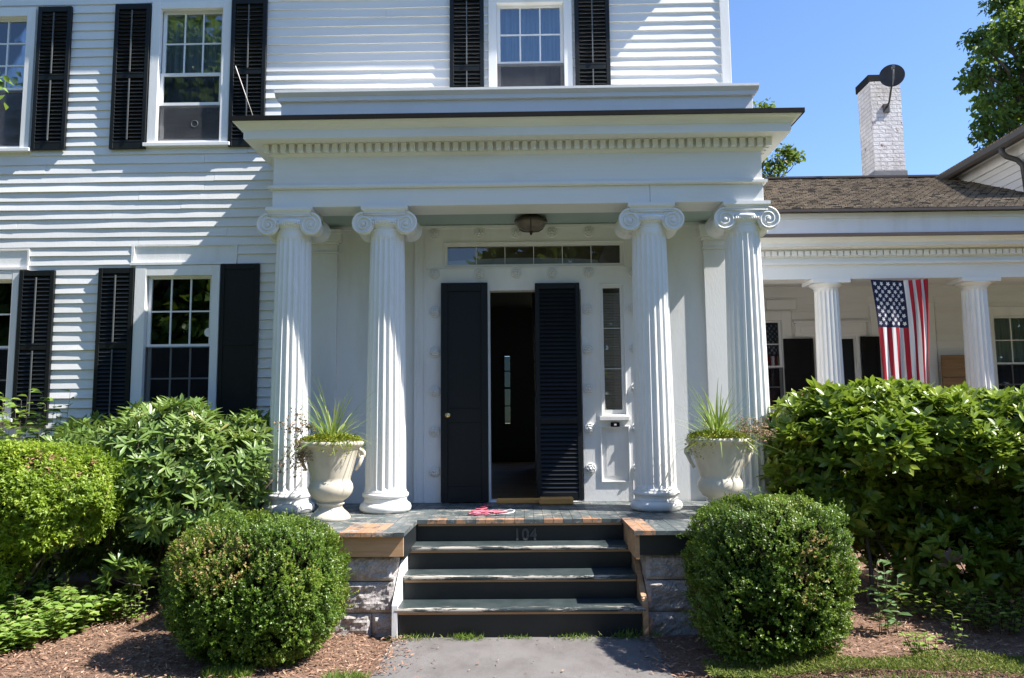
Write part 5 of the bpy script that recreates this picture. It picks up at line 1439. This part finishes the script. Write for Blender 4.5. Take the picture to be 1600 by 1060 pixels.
# grass and creeping conifer at the lawn edge
def tuft_stuff(name, label, cat, spots, mat, seed, h=(.03, .07), w=.004, kind=None, par=None):
    r = np.random.default_rng(seed); P = []; 
    for (x0, x1, y0, y1, n) in spots:
        P.append(np.stack([r.uniform(x0, x1, n), r.uniform(y0, y1, n), np.zeros(n)], 1))
    P = np.concatenate(P); n = len(P); P[:, 2] = np.array([mound(x, y) if abs(x) > .95 else 0 for x, y in P[:, :2]]) - .02
    D = np.stack([r.normal(0, .45, n), r.normal(0, .45, n), np.ones(n)], 1); N = rand_dirs(n)
    L = r.uniform(*h, n) + .02
    o = leaf_mesh(name, P, D, N, L, np.full(n, w) * r.uniform(.7, 1.4, n), mat, None, 'long', r.random(n), .35)
    tag(o, label, cat, None, kind); return o
tuft_stuff('lawn_grass', 'short green lawn grass along the edge of the beds', 'grass', [(-6, -.98, -4.6, -3.20, 15000), (.98, 6, -4.6, -3.2, 15000)], MT['grass'], 3, (.02, .05), .005, 'stuff')
tuft_stuff('grass_patch', 'green grass creeping from the lawn below the boxwood globe', 'grass', [(-1.98, -1.70, -3.12, -2.96, 900), (-1.22, -.96, -3.18, -3.03, 700)], MT['grass'], 4, (.03, .07), .004)
def clump(name, label, cat, pts, mat, seed, h, w):
    r = np.random.default_rng(seed); P = np.concatenate([np.stack([r.normal(x, s, n), r.normal(y, s * .35, n), np.full(n, -.005)], 1) for x, y, s, n in pts]); n = len(P)
    D = np.stack([r.normal(0, .8, n), r.normal(-.35, .5, n), np.ones(n)], 1)
    o = leaf_mesh(name, P, D, rand_dirs(n), r.uniform(*h, n), np.full(n, w), mat, None, 'long', r.random(n), .5); tag(o, label, cat, 'grass tufts at the foot of the steps'); return o
clump('grass_tuft', 'grass tuft at the left foot of the bottom step', 'grass', [(-.82, -2.17, .09, 130)], MT['grass'], 31, (.02, .065), .005)
clump('grass_tuft', 'thick grass tuft just left of the middle of the bottom step', 'grass', [(-.40, -2.17, .07, 190)], MT['grass'], 32, (.02, .065), .005)
clump('grass_tuft', 'thin line of grass along the middle of the bottom step', 'grass', [(-.02, -2.16, .06, 90)], MT['grass'], 33, (.015, .05), .004)
clump('grass_tuft', 'grass tuft right of the middle of the bottom step', 'grass', [(.42, -2.16, .10, 130)], MT['grass'], 34, (.02, .055), .005)
clump('grass_tuft', 'weedy tuft at the right foot of the bottom step', 'grass', [(.84, -2.15, .09, 150)], MT['grass'], 35, (.03, .09), .007)
# creeping conifer
r = np.random.default_rng(77); n = 9000; x = r.uniform(1.18, 3.25, n); y = -3.02 + r.uniform(-.16, .13, n) * (1 + .3 * np.sin(x * 5)); hgt = .03 + .045 * (0.5 + .5 * np.sin(x * 7 + 1)) * r.random(n)
P = np.stack([x, y, np.array([mound(a, b) for a, b in zip(x, y)]) + hgt], 1); D = np.stack([r.normal(0, .8, n), r.normal(0, .8, n), np.abs(r.normal(.4, .4, n))], 1)
tag(leaf_mesh('creeping_conifer', P, D, rand_dirs(n), r.uniform(.015, .04, n), r.uniform(.004, .009, n), MT['juniper'], None, 'oval', r.random(n), .1), 'olive green creeping conifer along the front of the right bed', 'plant', None, 'stuff')

# ================================================================== TREES
def tree(name, label, base, crown, nl, mat, seed, limbs=8, leaf=(.09, .16), trunk_r=.2, clumps=40, spread=.42, group=None, extra=()):
    """trunk, limbs and many leaf clumps"""
    t = thing(name, label, 'tree', base, group); r = np.random.default_rng(seed)
    c, rad = np.array(crown[0]), np.array(crown[1]); mb = MB()
    fork = Vector(base).lerp(Vector(c), .62)
    branch(mb, base, fork, trunk_r, trunk_r * .62, .03, 8, seed)
    d = unit(r.normal(size=(clumps, 3))); q = d * (r.random(clumps) ** .42)[:, None]
    C = c + q * rad
    if len(extra): C = np.concatenate([C, np.array(extra)])
    for i in range(min(limbs + len(extra), len(C))):
        e = Vector(C[-(i + 1)]); branch(mb, fork + Vector((0, 0, r.uniform(-.5, .3))), e, trunk_r * .42, .02, .07, 7, seed + i)
        for j in range(2):
            e2 = e + Vector(r.normal(0, .14, 3)); branch(mb, e.lerp(fork, .15), e2, .018, .004, .08, 5, seed + i * 5 + j)
    mb.build('trunk', MT['bark'], t)
    sz = r.uniform(.6, 1.25, len(C)); per = (nl * sz / sz.sum()).astype(int); idx = np.repeat(np.arange(len(C)), per); n = len(idx)
    off = r.normal(size=(n, 3)); off = unit(off) * (r.random(n) ** .6)[:, None] * np.array([1, 1, .62]) * (spread * sz[idx])[:, None]
    P = C[idx] + off
    D = unit(off * 1.2 + r.normal(0, .5, (n, 3)) + np.array([0, 0, -.35])); N = unit(r.normal(0, .5, (n, 3)) + np.array([0, 0, 1.0]))
    L = r.uniform(*leaf, n)
    leaf_mesh('crown', P, D, N, L, L * r.uniform(.6, .95, n), mat, t, 'oval', np.clip(r.normal(.45, .2, len(C))[idx] + r.normal(0, .15, n), 0, 1), .12)
    return t
tree('maple_tree', 'large green maple tree rising behind the gutter at the upper right', (13.0, 10.5, -.05), ((13.2, 9.8, 10.2), (2.3, 2.0, 2.7)), 29000, MT['maple'], 101, 10, (.07, .15),   .32, 95, .44,
     extra=[(11.52, 9.1, 9.6), (11.82, 9.2, 9.1), (11.32, 9.1, 9.1), (11.92, 9.2, 10.2), (11.62, 9.2, 8.6), (10.75, 9.0, 7.6), (11.1, 9.0, 7.95), (11.0, 9.0, 7.3), (10.57, 9.0, 9.5), (10.82, 9, 10.0), (10.92, 9.1, 8.9), (10.67, 9.0, 8.35), (10.57, 9, 8.0), (11.22, 9.2, 8.5), (10.72, 9.3, 7.35), (11.12, 9.3, 7.6), (11.52, 9.4, 7.8), (11.22, 9.0, 10.4), (11.62, 9.0, 10.8)])
tree('distant_tree', 'sparse tree turning brown seen between porch cornice and wing roof', (7.0, 17.5, -.05), ((6.9, 17.3, 10.2), (1.5, 1.4, 1.8)), 5200, MT['autumn'], 111, 6, (.10, .18), .2, 26, .5,
     extra=[(8.55, 17, 10.1), (8.9, 17, 10.5), (8.4, 17, 9.6), (9.15, 17, 10.3), (8.6, 17, 11.6), (8.2, 17, 12.0)])
tree('street_tree', 'small green tree whose leaf tips enter at the left edge', (-6.9, -3.0, -.05), ((-5.6, -2.4, 4.6), (.9, .7, .9)), 3600, MT['cover'], 121, 3, (.05, .09), .10, 26, .24, extra=[(-4.46, -2.1, 4.40), (-4.7, -2.15, 4.48)])
# trees across the road in front of the house, seen mirrored in the window glass
tree('road_tree', 'tall leafy tree across the road mirrored in the upper left windows', (-13.5, -21, -.05), ((-13.5, -21, 10.5), (5.2, 3.4, 8.0)), 15000, MT['maple'], 131, 8, (.34, .6), .4, 110, 1.7, 'trees across the road')
# the wooded far side of the road: one mass of leaves, mirrored in the glass and closing off the low sky
r = np.random.default_rng(150); n = 42000
ang = r.uniform(R(168), R(372), n); dist = 27 + r.uniform(0, 5, n) + 2.5 * np.sin(ang * 9)
top = 10.5 + 1.8 * np.sin(ang * 13 + 1) + 1.1 * np.sin(ang * 31)
P = np.stack([dist * np.cos(ang) * 1.25, dist * np.sin(ang), top * r.random(n) ** .8], 1)
ok = ~((np.abs(P[:, 1]) < 8) & (P[:, 0] > 0) & (P[:, 0] < 20)); P = P[ok]; n = len(P)
L = r.uniform(.5, 1.0, n)
tag(leaf_mesh('woodland', P, rand_dirs(n), rand_dirs(n), L, L * .8, MT['maple'], None, 'oval', np.clip(.45 + .2 * noise_fast(P, .6, 3) + r.normal(0, .12, n), 0, 1), .1), 'green woodland lining the far side of the road', 'woodland', None, 'stuff')
